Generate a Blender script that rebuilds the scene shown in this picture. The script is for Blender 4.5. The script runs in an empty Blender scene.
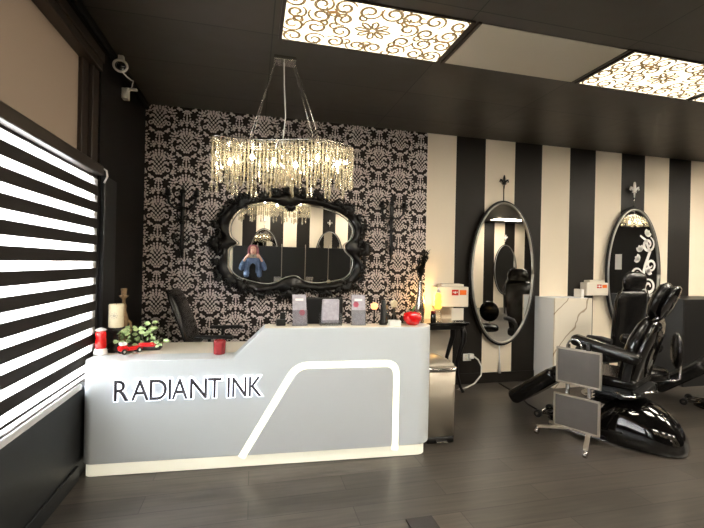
import bpy, bmesh, math, random
from math import sin, cos, pi, radians, atan, sqrt, tan
from mathutils import Vector, Matrix

scn = bpy.context.scene
COL = scn.collection
random.seed(7)

# ------------------------------------------------------------------ camera
cam_d = bpy.data.cameras.new('camera')
cam = bpy.data.objects.new('camera', cam_d)
COL.objects.link(cam)
scn.camera = cam
cam_d.sensor_width = 36.0
cam_d.lens = 404.0 / 704.0 * 36.0
cam_d.clip_start = 0.005
cam_d.clip_end = 200
_psi = atan(99 / 404.0)
_r = radians(1.17)
F = Vector((sin(_psi), cos(_psi), 0)); R0 = Vector((cos(_psi), -sin(_psi), 0)); Z0 = Vector((0, 0, 1))
Rv = R0 * cos(_r) + Z0 * sin(_r)
Uv = -R0 * sin(_r) + Z0 * cos(_r)
m = Matrix((Rv, Uv, -F)).transposed().to_4x4()
m.translation = Vector((0, 0, 1.45))
cam.matrix_world = m

# ------------------------------------------------------------------ world, exposure
world = bpy.data.worlds.new('world')
scn.world = world
world.use_nodes = True
bg = world.node_tree.nodes['Background']
bg.inputs[0].default_value = (0.93, 0.97, 1.0, 1)
bg.inputs[1].default_value = 22.0
scn.view_settings.view_transform = 'Standard'
scn.view_settings.look = 'None'
scn.view_settings.gamma = 1
scn.view_settings.use_curve_mapping = False
scn.view_settings.exposure = 0.75
PANEL_STRENGTH = 1.15
BACK_PANEL_STRENGTH = 33.0
BULB_STRENGTH = 40.0

# ------------------------------------------------------------------ materials
def lin(c):
    return tuple(((v / 255.0) / 12.92 if v / 255.0 <= 0.04045 else ((v / 255.0 + 0.055) / 1.055) ** 2.4) for v in c) + (1,)

def mat(name, rgb, rough=0.5, metal=0.0, spec=0.5, coat=0.0, trans=0.0, emit=None, estr=0.0, noise=None, bump=0.0, bscale=40, ior=1.45):
    """principled material; noise=(scale, rgb2) blends a second colour with a noise texture"""
    mt = bpy.data.materials.new(name)
    mt.use_nodes = True
    nt = mt.node_tree
    p = nt.nodes['Principled BSDF']
    p.inputs['Base Color'].default_value = lin(rgb)
    p.inputs['Roughness'].default_value = rough
    p.inputs['Metallic'].default_value = metal
    p.inputs['Specular IOR Level'].default_value = spec
    p.inputs['Coat Weight'].default_value = coat
    p.inputs['Transmission Weight'].default_value = trans
    p.inputs['IOR'].default_value = ior
    if emit:
        p.inputs['Emission Color'].default_value = lin(emit)
        p.inputs['Emission Strength'].default_value = estr
    tc = nt.nodes.new('ShaderNodeTexCoord')
    nz = nt.nodes.new('ShaderNodeTexNoise')
    nz.inputs['Scale'].default_value = noise[0] if noise else bscale
    nz.inputs['Detail'].default_value = 4
    nt.links.new(tc.outputs['Object'], nz.inputs['Vector'])
    if noise:
        mx = nt.nodes.new('ShaderNodeMix'); mx.data_type = 'RGBA'
        mx.inputs['A'].default_value = lin(rgb); mx.inputs['B'].default_value = lin(noise[1])
        nt.links.new(nz.outputs['Fac'], mx.inputs['Factor'])
        nt.links.new(mx.outputs['Result'], p.inputs['Base Color'])
    if bump:
        nb = nt.nodes.new('ShaderNodeTexNoise'); nb.inputs['Scale'].default_value = bscale
        nt.links.new(tc.outputs['Object'], nb.inputs['Vector'])
        b = nt.nodes.new('ShaderNodeBump'); b.inputs['Strength'].default_value = bump; b.inputs['Distance'].default_value = 0.01
        nt.links.new(nb.outputs['Fac'], b.inputs['Height'])
        nt.links.new(b.outputs['Normal'], p.inputs['Normal'])
    return mt

def sheer(name, rgb, transp, tr=0.5):
    mt = bpy.data.materials.new(name); mt.use_nodes = True
    nt = mt.node_tree; nt.nodes.clear()
    out = nt.nodes.new('ShaderNodeOutputMaterial')
    d = nt.nodes.new('ShaderNodeBsdfDiffuse'); t = nt.nodes.new('ShaderNodeBsdfTranslucent'); x = nt.nodes.new('ShaderNodeBsdfTransparent')
    d.inputs[0].default_value = lin(rgb); t.inputs[0].default_value = lin(rgb)
    m1 = nt.nodes.new('ShaderNodeMixShader'); m1.inputs[0].default_value = tr
    m2 = nt.nodes.new('ShaderNodeMixShader'); m2.inputs[0].default_value = transp
    nt.links.new(d.outputs[0], m1.inputs[1]); nt.links.new(t.outputs[0], m1.inputs[2])
    nt.links.new(m1.outputs[0], m2.inputs[1]); nt.links.new(x.outputs[0], m2.inputs[2])
    nt.links.new(m2.outputs[0], out.inputs[0])
    return mt

def glassy(name, rgb, transp=0.85, rough=0.02, tint=(255, 255, 255), glow=0.0):
    """thin clear plastic or glass: transparent mixed with gloss and a little translucency"""
    mt = bpy.data.materials.new(name); mt.use_nodes = True
    nt = mt.node_tree; nt.nodes.clear()
    out = nt.nodes.new('ShaderNodeOutputMaterial')
    g = nt.nodes.new('ShaderNodeBsdfGlossy'); g.inputs['Roughness'].default_value = rough; g.inputs[0].default_value = lin(rgb)
    x = nt.nodes.new('ShaderNodeBsdfTransparent'); x.inputs[0].default_value = lin(tint)
    t = nt.nodes.new('ShaderNodeBsdfTranslucent'); t.inputs[0].default_value = lin(rgb)
    m1 = nt.nodes.new('ShaderNodeMixShader'); m1.inputs[0].default_value = glow
    m2 = nt.nodes.new('ShaderNodeMixShader'); m2.inputs[0].default_value = transp
    nt.links.new(g.outputs[0], m1.inputs[1]); nt.links.new(t.outputs[0], m1.inputs[2])
    nt.links.new(m1.outputs[0], m2.inputs[1]); nt.links.new(x.outputs[0], m2.inputs[2])
    nt.links.new(m2.outputs[0], out.inputs[0])
    return mt

def floor_material():
    mt = bpy.data.materials.new('wood_look_vinyl_planks'); mt.use_nodes = True
    nt = mt.node_tree; p = nt.nodes['Principled BSDF']
    tc = nt.nodes.new('ShaderNodeTexCoord')
    br = nt.nodes.new('ShaderNodeTexBrick')
    br.inputs['Color1'].default_value = lin((76, 70, 64)); br.inputs['Color2'].default_value = lin((62, 58, 53))
    br.inputs['Mortar'].default_value = lin((40, 36, 32))
    br.inputs['Scale'].default_value = 1.0; br.inputs['Mortar Size'].default_value = 0.003
    br.inputs['Brick Width'].default_value = 1.22; br.inputs['Row Height'].default_value = 0.18
    nt.links.new(tc.outputs['Object'], br.inputs['Vector'])
    mp = nt.nodes.new('ShaderNodeMapping'); mp.inputs['Scale'].default_value = (1.2, 16, 1)
    nt.links.new(tc.outputs['Object'], mp.inputs['Vector'])
    nz = nt.nodes.new('ShaderNodeTexNoise'); nz.inputs['Scale'].default_value = 2.2; nz.inputs['Detail'].default_value = 8
    nt.links.new(mp.outputs[0], nz.inputs['Vector'])
    n2 = nt.nodes.new('ShaderNodeTexNoise'); n2.inputs['Scale'].default_value = 1.1; n2.inputs['Detail'].default_value = 3
    nt.links.new(tc.outputs['Object'], n2.inputs['Vector'])
    cr = nt.nodes.new('ShaderNodeMapRange'); cr.inputs['From Min'].default_value = 0.3; cr.inputs['From Max'].default_value = 0.7
    cr.inputs['To Min'].default_value = 0.62; cr.inputs['To Max'].default_value = 1.3
    nt.links.new(nz.outputs['Fac'], cr.inputs['Value'])
    c2 = nt.nodes.new('ShaderNodeMapRange'); c2.inputs['From Min'].default_value = 0.3; c2.inputs['From Max'].default_value = 0.7
    c2.inputs['To Min'].default_value = 0.85; c2.inputs['To Max'].default_value = 1.12
    nt.links.new(n2.outputs['Fac'], c2.inputs['Value'])
    mm = nt.nodes.new('ShaderNodeMath'); mm.operation = 'MULTIPLY'
    nt.links.new(cr.outputs[0], mm.inputs[0]); nt.links.new(c2.outputs[0], mm.inputs[1])
    vm = nt.nodes.new('ShaderNodeVectorMath'); vm.operation = 'SCALE'
    nt.links.new(br.outputs['Color'], vm.inputs[0]); nt.links.new(mm.outputs[0], vm.inputs['Scale'])
    nt.links.new(vm.outputs[0], p.inputs['Base Color'])
    rr = nt.nodes.new('ShaderNodeMapRange'); rr.inputs['To Min'].default_value = 0.26; rr.inputs['To Max'].default_value = 0.46
    nt.links.new(nz.outputs['Fac'], rr.inputs['Value'])
    nt.links.new(rr.outputs[0], p.inputs['Roughness'])
    b = nt.nodes.new('ShaderNodeBump'); b.inputs['Strength'].default_value = 0.12; b.inputs['Distance'].default_value = 0.004
    nt.links.new(nz.outputs['Fac'], b.inputs['Height']); nt.links.new(b.outputs[0], p.inputs['Normal'])
    p.inputs['Specular IOR Level'].default_value = 0.55
    return mt

def ceiling_material():
    mt = mat('painted_ceiling_tile', (66, 61, 56), rough=0.42, spec=0.35)
    nt = mt.node_tree; p = nt.nodes['Principled BSDF']
    tc = nt.nodes.new('ShaderNodeTexCoord')
    br = nt.nodes.new('ShaderNodeTexBrick')
    br.offset = 0.0
    br.inputs['Color1'].default_value = lin((70, 64, 58)); br.inputs['Color2'].default_value = lin((62, 57, 51))
    br.inputs['Mortar'].default_value = lin((30, 28, 26)); br.inputs['Scale'].default_value = 1
    br.inputs['Mortar Size'].default_value = 0.004; br.inputs['Brick Width'].default_value = 1.24; br.inputs['Row Height'].default_value = 0.62
    mp = nt.nodes.new('ShaderNodeMapping'); mp.inputs['Location'].default_value = (-0.10, -0.40, 0)
    nt.links.new(tc.outputs['Object'], mp.inputs['Vector']); nt.links.new(mp.outputs[0], br.inputs['Vector'])
    nt.links.new(br.outputs['Color'], p.inputs['Base Color'])
    nz = nt.nodes.new('ShaderNodeTexNoise'); nz.inputs['Scale'].default_value = 3
    nt.links.new(tc.outputs['Object'], nz.inputs['Vector'])
    b = nt.nodes.new('ShaderNodeBump'); b.inputs['Strength'].default_value = 0.3; b.inputs['Distance'].default_value = 0.02
    nt.links.new(nz.outputs['Fac'], b.inputs['Height']); nt.links.new(b.outputs[0], p.inputs['Normal'])
    return mt

def marble_material():
    mt = mat('veined_marble', (226, 216, 198), rough=0.25)
    nt = mt.node_tree; p = nt.nodes['Principled BSDF']
    tc = nt.nodes.new('ShaderNodeTexCoord')
    mp = nt.nodes.new('ShaderNodeMapping'); mp.inputs['Rotation'].default_value = (0, radians(-40), 0)
    nt.links.new(tc.outputs['Object'], mp.inputs['Vector'])
    wv = nt.nodes.new('ShaderNodeTexWave'); wv.inputs['Scale'].default_value = 1.15; wv.inputs['Distortion'].default_value = 4.5
    wv.inputs['Detail'].default_value = 3; wv.inputs['Detail Scale'].default_value = 1.6; wv.bands_direction = 'X'
    nt.links.new(mp.outputs[0], wv.inputs['Vector'])
    cr = nt.nodes.new('ShaderNodeValToRGB')
    cr.color_ramp.elements[0].position = 0.0; cr.color_ramp.elements[0].color = lin((170, 152, 128))
    cr.color_ramp.elements[1].position = 0.016; cr.color_ramp.elements[1].color = lin((236, 227, 211))
    nt.links.new(wv.outputs['Fac'], cr.inputs[0]); nt.links.new(cr.outputs[0], p.inputs['Base Color'])
    return mt

MT = {}
MT['floor'] = floor_material()
MT['ceiling'] = ceiling_material()
MT['marble'] = marble_material()
MT['black_wall'] = mat('black_wall_paint', (17, 15, 14), rough=0.55, spec=0.3)
MT['low_wall'] = mat('charcoal_wall_paint', (36, 37, 38), rough=0.45, spec=0.4)
MT['paper'] = mat('dark_wallpaper_ground', (34, 27, 24), rough=0.6, spec=0.3)
MT['damask'] = mat('silver_pink_damask', (232, 221, 216), rough=0.45, noise=(60, (188, 174, 168)))
MT['white_stripe'] = mat('cream_stripe_paint', (234, 221, 200), rough=0.6, spec=0.3)
MT['black_stripe'] = mat('black_stripe_paint', (31, 27, 23), rough=0.5, spec=0.35)
MT['desk'] = mat('white_desk_laminate', (208, 214, 218), rough=0.32, noise=(1.5, (203, 209, 213)))
MT['desk_top'] = mat('cream_counter_top', (222, 213, 196), rough=0.3)
MT['desk_panel'] = mat('pale_grey_desk_panel', (196, 200, 203), rough=0.35)
MT['led'] = mat('led_diffuser', (235, 230, 205), rough=0.5, emit=(255, 249, 222), estr=1.0)
MT['led_base'] = mat('led_plinth_diffuser', (222, 220, 204), rough=0.5, emit=(255, 248, 222), estr=0.28)
MT['halo'] = mat('backlit_acrylic', (240, 245, 255), rough=0.4, emit=(240, 246, 255), estr=1.7)
MT['letter'] = mat('dark_brushed_letter', (74, 70, 76), rough=0.35, metal=0.3)
MT['black_gloss'] = mat('glossy_black_lacquer', (12, 11, 11), rough=0.07, coat=0.6, spec=0.6)
MT['leather'] = mat('black_vinyl_upholstery', (18, 17, 17), rough=0.22, spec=0.5, bump=0.1, bscale=120)
MT['black_frame'] = mat('black_carved_wood', (14, 12, 12), rough=0.32, spec=0.45)
MT['black_plastic'] = mat('matte_black_plastic', (16, 15, 15), rough=0.5)
MT['mirror'] = mat('mirror_glass', (228, 228, 226), rough=0.004, metal=1.0)
MT['bevel'] = mat('mirror_bevel_edge', (168, 166, 160), rough=0.3, metal=0.8)
MT['chrome'] = mat('polished_chrome', (205, 203, 200), rough=0.12, metal=1.0)
MT['steel'] = mat('brushed_stainless', (168, 159, 145), rough=0.42, metal=0.65, bump=0.08, bscale=200)
MT['steel_panel'] = mat('brushed_grey_panel', (112, 106, 100), rough=0.4, metal=0.7, noise=(8, (96, 92, 88)))
MT['dark_metal'] = mat('dark_bronze_metal', (60, 55, 50), rough=0.35, metal=0.8)
MT['crystal'] = glassy('cut_crystal', (255, 250, 236), transp=0.58, rough=0.14, tint=(255, 253, 246), glow=0.42)
MT['bulb'] = mat('lit_bulb', (255, 230, 170), emit=(255, 238, 205), estr=BULB_STRENGTH)
MT['panel_light'] = mat('lit_ceiling_diffuser', (255, 250, 235), emit=(255, 244, 212), estr=PANEL_STRENGTH)
MT['panel_bright'] = mat('bright_ceiling_diffuser', (255, 250, 235), emit=(255, 245, 226), estr=BACK_PANEL_STRENGTH)
MT['scroll'] = mat('brown_scroll_print', (150, 126, 92), rough=0.6, emit=(196, 162, 112), estr=0.16)
MT['plain_panel'] = mat('unlit_grey_diffuser', (190, 180, 160), rough=0.6)
MT['blind_dark'] = mat('dark_blind_fabric', (36, 31, 28), rough=0.75, noise=(30, (30, 26, 23)))
MT['blind_sheer'] = sheer('sheer_blind_fabric', (250, 248, 244), 0.35, 0.75)
MT['film'] = sheer('taupe_window_film', (150, 136, 122), 0.0, 0.2)
MT['glass'] = glassy('window_glass', (255, 255, 255), 0.93)
MT['win_frame'] = mat('dark_window_frame', (62, 54, 48), rough=0.4, metal=0.3)
MT['sill'] = mat('grey_painted_sill', (206, 206, 208), rough=0.4)
MT['box_white'] = mat('white_partition_laminate', (236, 239, 242), rough=0.4)
MT['box_grey'] = mat('slate_partition_laminate', (62, 64, 68), rough=0.4)
MT['box_black'] = mat('black_partition_laminate', (22, 21, 21), rough=0.45)
MT['sharps'] = mat('ivory_plastic', (226, 219, 205), rough=0.4)
MT['red_label'] = mat('red_label', (196, 44, 28), rough=0.5)
MT['orange_label'] = mat('orange_label', (238, 112, 30), rough=0.5)
MT['white'] = mat('white_plastic', (232, 230, 226), rough=0.4)
MT['red_gloss'] = mat('glossy_red_glaze', (205, 12, 14), rough=0.1, coat=0.7)
MT['red_dark'] = mat('dark_red_glass', (150, 40, 44), rough=0.12, coat=0.5, noise=(14, (128, 34, 40)))
MT['wax'] = mat('ivory_wax', (226, 214, 186), rough=0.55, noise=(60, (208, 194, 160)))
MT['gold'] = mat('aged_gold_plaster', (168, 138, 100), rough=0.45, metal=0.25, noise=(50, (96, 74, 52)))
MT['leaf'] = mat('ivy_leaf', (134, 166, 96), rough=0.45, noise=(40, (190, 205, 160)))
MT['leaf_dark'] = mat('dark_stem', (70, 88, 44), rough=0.6)
MT['pot'] = mat('dark_pot', (40, 34, 30), rough=0.5)
MT['card_print'] = mat('grey_printed_card', (196, 192, 200), rough=0.4, noise=(45, (132, 128, 138)))
MT['pink_print'] = mat('pink_printed_rose', (205, 110, 128), rough=0.5)
MT['acrylic'] = glassy('clear_acrylic', (235, 240, 245), transp=0.72, rough=0.08, glow=0.3)
MT['silver_vase'] = mat('silver_mercury_glass', (196, 188, 176), rough=0.18, metal=0.9)
MT['feather'] = mat('black_feathers', (12, 11, 11), rough=0.8)
MT['lava'] = mat('glowing_yellow_lamp', (250, 220, 90), rough=0.3, emit=(255, 205, 80), estr=0.75)
MT['amber'] = mat('glowing_amber', (255, 180, 120), rough=0.4, emit=(255, 170, 105), estr=1.3)
MT['green'] = mat('green_stalk', (60, 120, 60), rough=0.5)
MT['mat'] = mat('dark_woven_doormat', (58, 54, 52), rough=0.95, noise=(150, (36, 34, 32)))
MT['skin'] = mat('skin', (214, 168, 148), rough=0.5)
MT['denim'] = mat('blue_denim', (96, 116, 148), rough=0.8, noise=(30, (62, 80, 110)))
MT['black_cloth'] = mat('black_cotton', (18, 18, 20), rough=0.85)
MT['hair'] = mat('pink_blond_hair', (176, 92, 112), rough=0.5, noise=(9, (78, 50, 42)))
MT['eye'] = mat('eye_white', (235, 232, 228), rough=0.2)
MT['iris'] = mat('dark_iris', (50, 36, 28), rough=0.2)
MT['lips'] = mat('lips', (178, 90, 92), rough=0.4)
MT['pavement'] = mat('pavement', (170, 168, 164), rough=0.8, noise=(3, (150, 148, 146)))

# ------------------------------------------------------------------ mesh helpers
class MB:
    """collects shapes, then links them as one mesh object"""
    def __init__(s):
        s.bm = bmesh.new(); s.mats = []
    def mi(s, m):
        if m not in s.mats: s.mats.append(m)
        return s.mats.index(m)
    def face(s, pts, m=None):
        vs = [s.bm.verts.new(Vector(p)) for p in pts]
        f = s.bm.faces.new(vs)
        if m: f.material_index = s.mi(m)
        return f
    def obox(s, c, ax, ay, az, m=None):
        """box centred at c with half-extent vectors ax, ay, az"""
        c = Vector(c); ax = Vector(ax); ay = Vector(ay); az = Vector(az)
        v = [s.bm.verts.new(c + ax * i + ay * j + az * k) for i in (-1, 1) for j in (-1, 1) for k in (-1, 1)]
        idx = [(0, 1, 3, 2), (4, 6, 7, 5), (0, 4, 5, 1), (2, 3, 7, 6), (0, 2, 6, 4), (1, 5, 7, 3)]
        for q in idx:
            f = s.bm.faces.new([v[i] for i in q])
            if m: f.material_index = s.mi(m)
        return s
    def box(s, x0, x1, y0, y1, z0, z1, m=None):
        return s.obox(((x0 + x1) / 2, (y0 + y1) / 2, (z0 + z1) / 2), ((x1 - x0) / 2, 0, 0), (0, (y1 - y0) / 2, 0), (0, 0, (z1 - z0) / 2), m)
    def loft(s, rings, m=None, caps=True, closed=True):
        R = [[s.bm.verts.new(Vector(p)) for p in r] for r in rings]
        n = len(R[0])
        for a, b in zip(R, R[1:]):
            for i in range(n if closed else n - 1):
                j = (i + 1) % n
                try:
                    f = s.bm.faces.new((a[i], a[j], b[j], b[i]))
                    f.smooth = True
                    if m: f.material_index = s.mi(m)
                except ValueError: pass
        if caps:
            for r in (R[0][::-1], R[-1]):
                try:
                    f = s.bm.faces.new(r)
                    if m: f.material_index = s.mi(m)
                except ValueError: pass
        return s
    def lathe(s, prof, c=(0, 0, 0), n=24, sx=1, sy=1, m=None, mod=None):
        """prof: list of (radius, z)"""
        c = Vector(c)
        rings = []
        for r, z in prof:
            rings.append([c + Vector((r * sx * cos(2 * pi * i / n) * (mod(2 * pi * i / n, z) if mod else 1), r * sy * sin(2 * pi * i / n) * (mod(2 * pi * i / n, z) if mod else 1), z)) for i in range(n)])
        return s.loft(rings, m)
    def tube(s, pts, r, n=8, m=None):
        pts = [Vector(p) for p in pts]
        rs = r if isinstance(r, (list, tuple)) else [r] * len(pts)
        rings = []
        prev = None
        for i, p in enumerate(pts):
            t = (pts[min(i + 1, len(pts) - 1)] - pts[max(i - 1, 0)])
            if t.length < 1e-9: t = Vector((0, 0, 1))
            t.normalize()
            if prev is None:
                a = Vector((0, 0, 1)) if abs(t.z) < 0.9 else Vector((1, 0, 0))
                u = t.cross(a).normalized()
            else:
                u = (prev - t * prev.dot(t)).normalized()
            prev = u; v = t.cross(u)
            rings.append([p + (u * cos(2 * pi * k / n) + v * sin(2 * pi * k / n)) * rs[i] for k in range(n)])
        return s.loft(rings, m)
    def ball(s, c, rx, ry=None, rz=None, n=12, m=None, rot=None):
        ry = rx if ry is None else ry; rz = rx if rz is None else rz
        c = Vector(c); k = max(6, n // 2 + 2)
        rings = []
        for i in range(1, k):
            th = pi * i / k
            ring = []
            for j in range(n):
                ph = 2 * pi * j / n
                v = Vector((rx * sin(th) * cos(ph), ry * sin(th) * sin(ph), -rz * cos(th)))
                if rot: v = rot @ v
                ring.append(c + v)
            rings.append(ring)
        return s.loft(rings, m)
    def prism(s, pts2, f0, f1, m=None, side=None):
        """pts2 polygon; f0, f1 map (a,b) to 3D for the two ends"""
        A = [s.bm.verts.new(Vector(f0(*p))) for p in pts2]
        B = [s.bm.verts.new(Vector(f1(*p))) for p in pts2]
        fs = [s.bm.faces.new(A), s.bm.faces.new(B[::-1])]
        n = len(pts2)
        for i in range(n):
            j = (i + 1) % n
            f = s.bm.faces.new((A[j], A[i], B[i], B[j])); fs.append(f)
        for f in fs:
            if m: f.material_index = s.mi(m)
        return fs
    def build(s, name, material=None, parent=None, smooth=False, bevel=0, seg=3, loc=None):
        bmesh.ops.recalc_face_normals(s.bm, faces=s.bm.faces)
        me = bpy.data.meshes.new(name); 
        if smooth:
            for f in s.bm.faces: f.smooth = True
        s.bm.to_mesh(me); s.bm.free()
        for mm in (s.mats or [material]): me.materials.append(MT[mm])
        o = bpy.data.objects.new(name, me); COL.objects.link(o)
        if parent: o.parent = parent
        if loc: o.location = loc
        if bevel:
            b = o.modifiers.new('bevel', 'BEVEL'); b.width = bevel; b.segments = seg; b.limit_method = 'ANGLE'
            b.angle_limit = radians(40)
            for f in me.polygons: f.use_smooth = True
            wn = o.modifiers.new('wn', 'WEIGHTED_NORMAL'); wn.keep_sharp = False
        return o

def tag(o, label, cat, group=None, kind=None):
    o['label'] = label; o['category'] = cat
    if group: o['group'] = group
    if kind: o['kind'] = kind
    return o
def struct(o):
    o['kind'] = 'structure'; return o
def empty(name, loc=(0, 0, 0), rz=0.0):
    o = bpy.data.objects.new(name, None); COL.objects.link(o)
    o.location = loc; o.rotation_euler = (0, 0, rz); o.empty_display_size = 0.1
    return o
def copy_tree(o, parent=None):
    c = o.copy(); COL.objects.link(c)
    if parent: c.parent = parent
    for ch in list(o.children): copy_tree(ch, c)
    return c
def arc_path(pts, rad, n=6):
    """round the inner corners of a 2D polyline"""
    out = [Vector(pts[0])]
    for i in range(1, len(pts) - 1):
        a, b, c = Vector(pts[i - 1]), Vector(pts[i]), Vector(pts[i + 1])
        r = rad[i] if isinstance(rad, (list, tuple)) else rad
        d1 = (a - b).normalized(); d2 = (c - b).normalized()
        if r <= 0: out.append(b); continue
        p1 = b + d1 * r; p2 = b + d2 * r
        for k in range(n + 1):
            t = k / n
            out.append(p1 * (1 - t) ** 2 + b * 2 * t * (1 - t) + p2 * t * t)
    out.append(Vector(pts[-1]))
    return out

# ================================================================== SETTING
YB, XL, XR, YF, ZC = 4.5, -1.09, 11.0, -3.9, 3.04
MBx = MB(); MBx.box(XL - 0.1, XR + 0.1, YF - 0.1, YB + 0.1, -0.1, 0.0); struct(MBx.build('floor', 'floor'))
MBx = MB(); MBx.box(XL - 0.1, XR + 0.1, YF - 0.1, YB + 0.1, ZC, ZC + 0.1); struct(MBx.build('ceiling', 'ceiling'))

# --- back wall: wallpaper field with damask, then painted stripes
stripes = [2.008, 2.39, 2.789, 3.209, 3.608, 4.038, 4.445, 4.874, 5.274, 5.704, 6.105]
while stripes[-1] < XR - 0.3: stripes.append(stripes[-1] + 0.413)
stripes[-1] = XR + 0.1

def leaf2(cx, cz, ang, L, W, k=6):
    """a pointed petal as 2D points starting at (cx,cz) in direction ang"""
    W = W * 1.3; L = L * 1.08
    dx, dz = cos(ang), sin(ang); nx, nz = -dz, dx
    prof = [(0, 0), (0.3, 0.42), (0.6, 0.5), (0.85, 0.3), (1.0, 0), (0.85, -0.3), (0.6, -0.5), (0.3, -0.42)]
    return [(cx + dx * L * a + nx * W * b, cz + dz * L * a + nz * W * b) for a, b in prof]
def ring2(cx, cz, r, w, a0, a1, n=9):
    """a curl strip: list of quads"""
    q = []
    for i in range(n):
        t0, t1 = i / n, (i + 1) / n
        A0, A1 = a0 + (a1 - a0) * t0, a0 + (a1 - a0) * t1
        R0_, R1_ = r * (1 - 0.55 * t0), r * (1 - 0.55 * t1)
        q.append([(cx + cos(A0) * R0_, cz + sin(A0) * R0_), (cx + cos(A0) * (R0_ - w), cz + sin(A0) * (R0_ - w)),
                  (cx + cos(A1) * (R1_ - w), cz + sin(A1) * (R1_ - w)), (cx + cos(A1) * R1_, cz + sin(A1) * R1_)])
    return q
def damask_motif():
    P = []
    D = radians
    def both(poly):
        P.append(poly); P.append([(-x, z) for x, z in poly][::-1])
    def fan(cx, cz, base, n, spread, L, W, mirror=True):
        for i in range(n):
            a = base + spread * (i / (n - 1) - 0.5)
            k = 1 - 0.35 * abs(i / (n - 1) - 0.5) * 2
            pl = leaf2(cx + cos(a) * L * 0.2, cz + sin(a) * L * 0.2, a, L * k * 1.05, W * 1.35)
            if mirror: both(pl)
            else: P.append(pl)
    def rows(cx, cz, base, rws, mirror, sx=1.0, sz=1.0):
        for r_, n_, sp_, L_, W_ in rws:
            for i in range(n_):
                a = D(base + sp_ * (i / (n_ - 1) - 0.5) if n_ > 1 else base)
                pl = leaf2(cx + r_ * cos(a) * sx, cz + r_ * sin(a) * sz, a, L_, W_)
                if mirror: both(pl)
                else: P.append(pl)
    # tall pine-cone heart: overlapping rows of petals from the tail to the tip
    for k in range(9):
        z = -0.085 + k * 0.021
        w_ = 0.030 * sin(pi * (k + 1.2) / 11) ** 0.8
        for t in (-1, -0.35, 0.35, 1) if k % 2 else (-0.7, 0, 0.7):
            P.append(leaf2(w_ * t * 1.25, z, D(90 - 48 * t), 0.024, 0.014))
    rows(0, 0.070, 90, ((0.030, 5, 130, 0.030, 0.015), (0.058, 5, 90, 0.024, 0.013)), False, 0.9)
    # side bouquets: upper and middle
    rows(0.078, 0.062, 70, ((0.000, 3, 120, 0.020, 0.014), (0.020, 6, 230, 0.022, 0.013), (0.040, 5, 130, 0.020, 0.012)), True)
    rows(0.110, 0.012, 25, ((0.000, 3, 120, 0.018, 0.012), (0.018, 5, 200, 0.022, 0.012)), True)
    rows(0.062, 0.020, 60, ((0.0, 4, 200, 0.022, 0.011),), True)
    # acanthus scrolls sweeping down beside the heart
    for q in ring2(0.068, -0.040, 0.029, 0.011, D(200), D(200 - 420)): both(q)
    rows(0.100, -0.052, -20, ((0.0, 4, 150, 0.026, 0.013), (0.022, 3, 90, 0.020, 0.011)), True)
    rows(0.058, -0.098, -50, ((0.0, 4, 170, 0.028, 0.013),), True)
    # tail
    rows(0, -0.112, -90, ((0.000, 3, 110, 0.024, 0.014), (0.020, 5, 120, 0.024, 0.012), (0.044, 3, 50, 0.020, 0.011)), False)
    # small flower spray between medallions
    z = 0.190
    rows(0, z, 90, ((0.0, 3, 90, 0.022, 0.014), (0.020, 5, 170, 0.024, 0.013), (0.042, 5, 120, 0.020, 0.011)), False)
    rows(0.034, z - 0.006, 15, ((0.0, 4, 150, 0.024, 0.012), (0.022, 3, 80, 0.018, 0.010)), True)
    P.append(leaf2(0, z, D(-90), 0.026, 0.018))
    rows(0.105, 0.150, 60, ((0.0, 3, 120, 0.018, 0.010),), True)
    rows(0.118, -0.115, -60, ((0.0, 3, 120, 0.018, 0.010),), True)
    return P

wb = MB()
bm = wb.bm
motif = damask_motif()
PX, PZ = 0.5235, 0.478
wi = wb.mi('paper'); di = wb.mi('damask')
col0 = 0.875
for i in range(-8, 8):
    cx = col0 + i * PX / 2
    for j in range(-1, 8):
        cz = 2.66 - j * PZ + (PZ / 2 if i % 2 else 0)
        if cx < XL - 0.2 or cx > 2.3 or cz < -0.3 or cz > 3.4: continue
        for poly in motif:
            vs = [bm.verts.new((cx + x * 1.20, YB - 0.0012, cz + z_ * 1.12)) for x, z_ in poly]
            f = bm.faces.new(vs); f.material_index = di
for co, no in (((2.008, 0, 0), (1, 0, 0)), ((XL, 0, 0), (-1, 0, 0)), ((0, 0, ZC), (0, 0, 1)), ((0, 0, 0.0), (0, 0, -1))):
    bmesh.ops.bisect_plane(bm, geom=bm.verts[:] + bm.edges[:] + bm.faces[:], plane_co=co, plane_no=no, clear_outer=True)
wb.box(XL - 0.1, 2.008, YB, YB + 0.1, 0, ZC, 'paper')
for i, (a, b) in enumerate(zip(stripes, stripes[1:])):
    wb.box(a, b, YB, YB + 0.1, 0, ZC, 'white_stripe' if i % 2 == 0 else 'black_stripe')
wo = wb.build('wall_back', 'paper'); struct(wo)

# --- front wall (behind the camera): stripes again
fw = MB()
x = 0.49 - 0.413 * 4; k = 0
fw.box(XL - 0.1, x, YF - 0.1, YF, 0, ZC, 'black_stripe')
while x < XR:
    fw.box(x, min(x + 0.413, XR + 0.1), YF - 0.1, YF, 0, ZC, 'white_stripe' if k % 2 == 1 else 'black_stripe')
    x += 0.413; k += 1
struct(fw.build('wall_front', 'black_stripe'))
struct(MB().box(XR, XR + 0.1, YF, YB, 0, ZC).build('wall_right', 'black_wall'))

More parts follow.
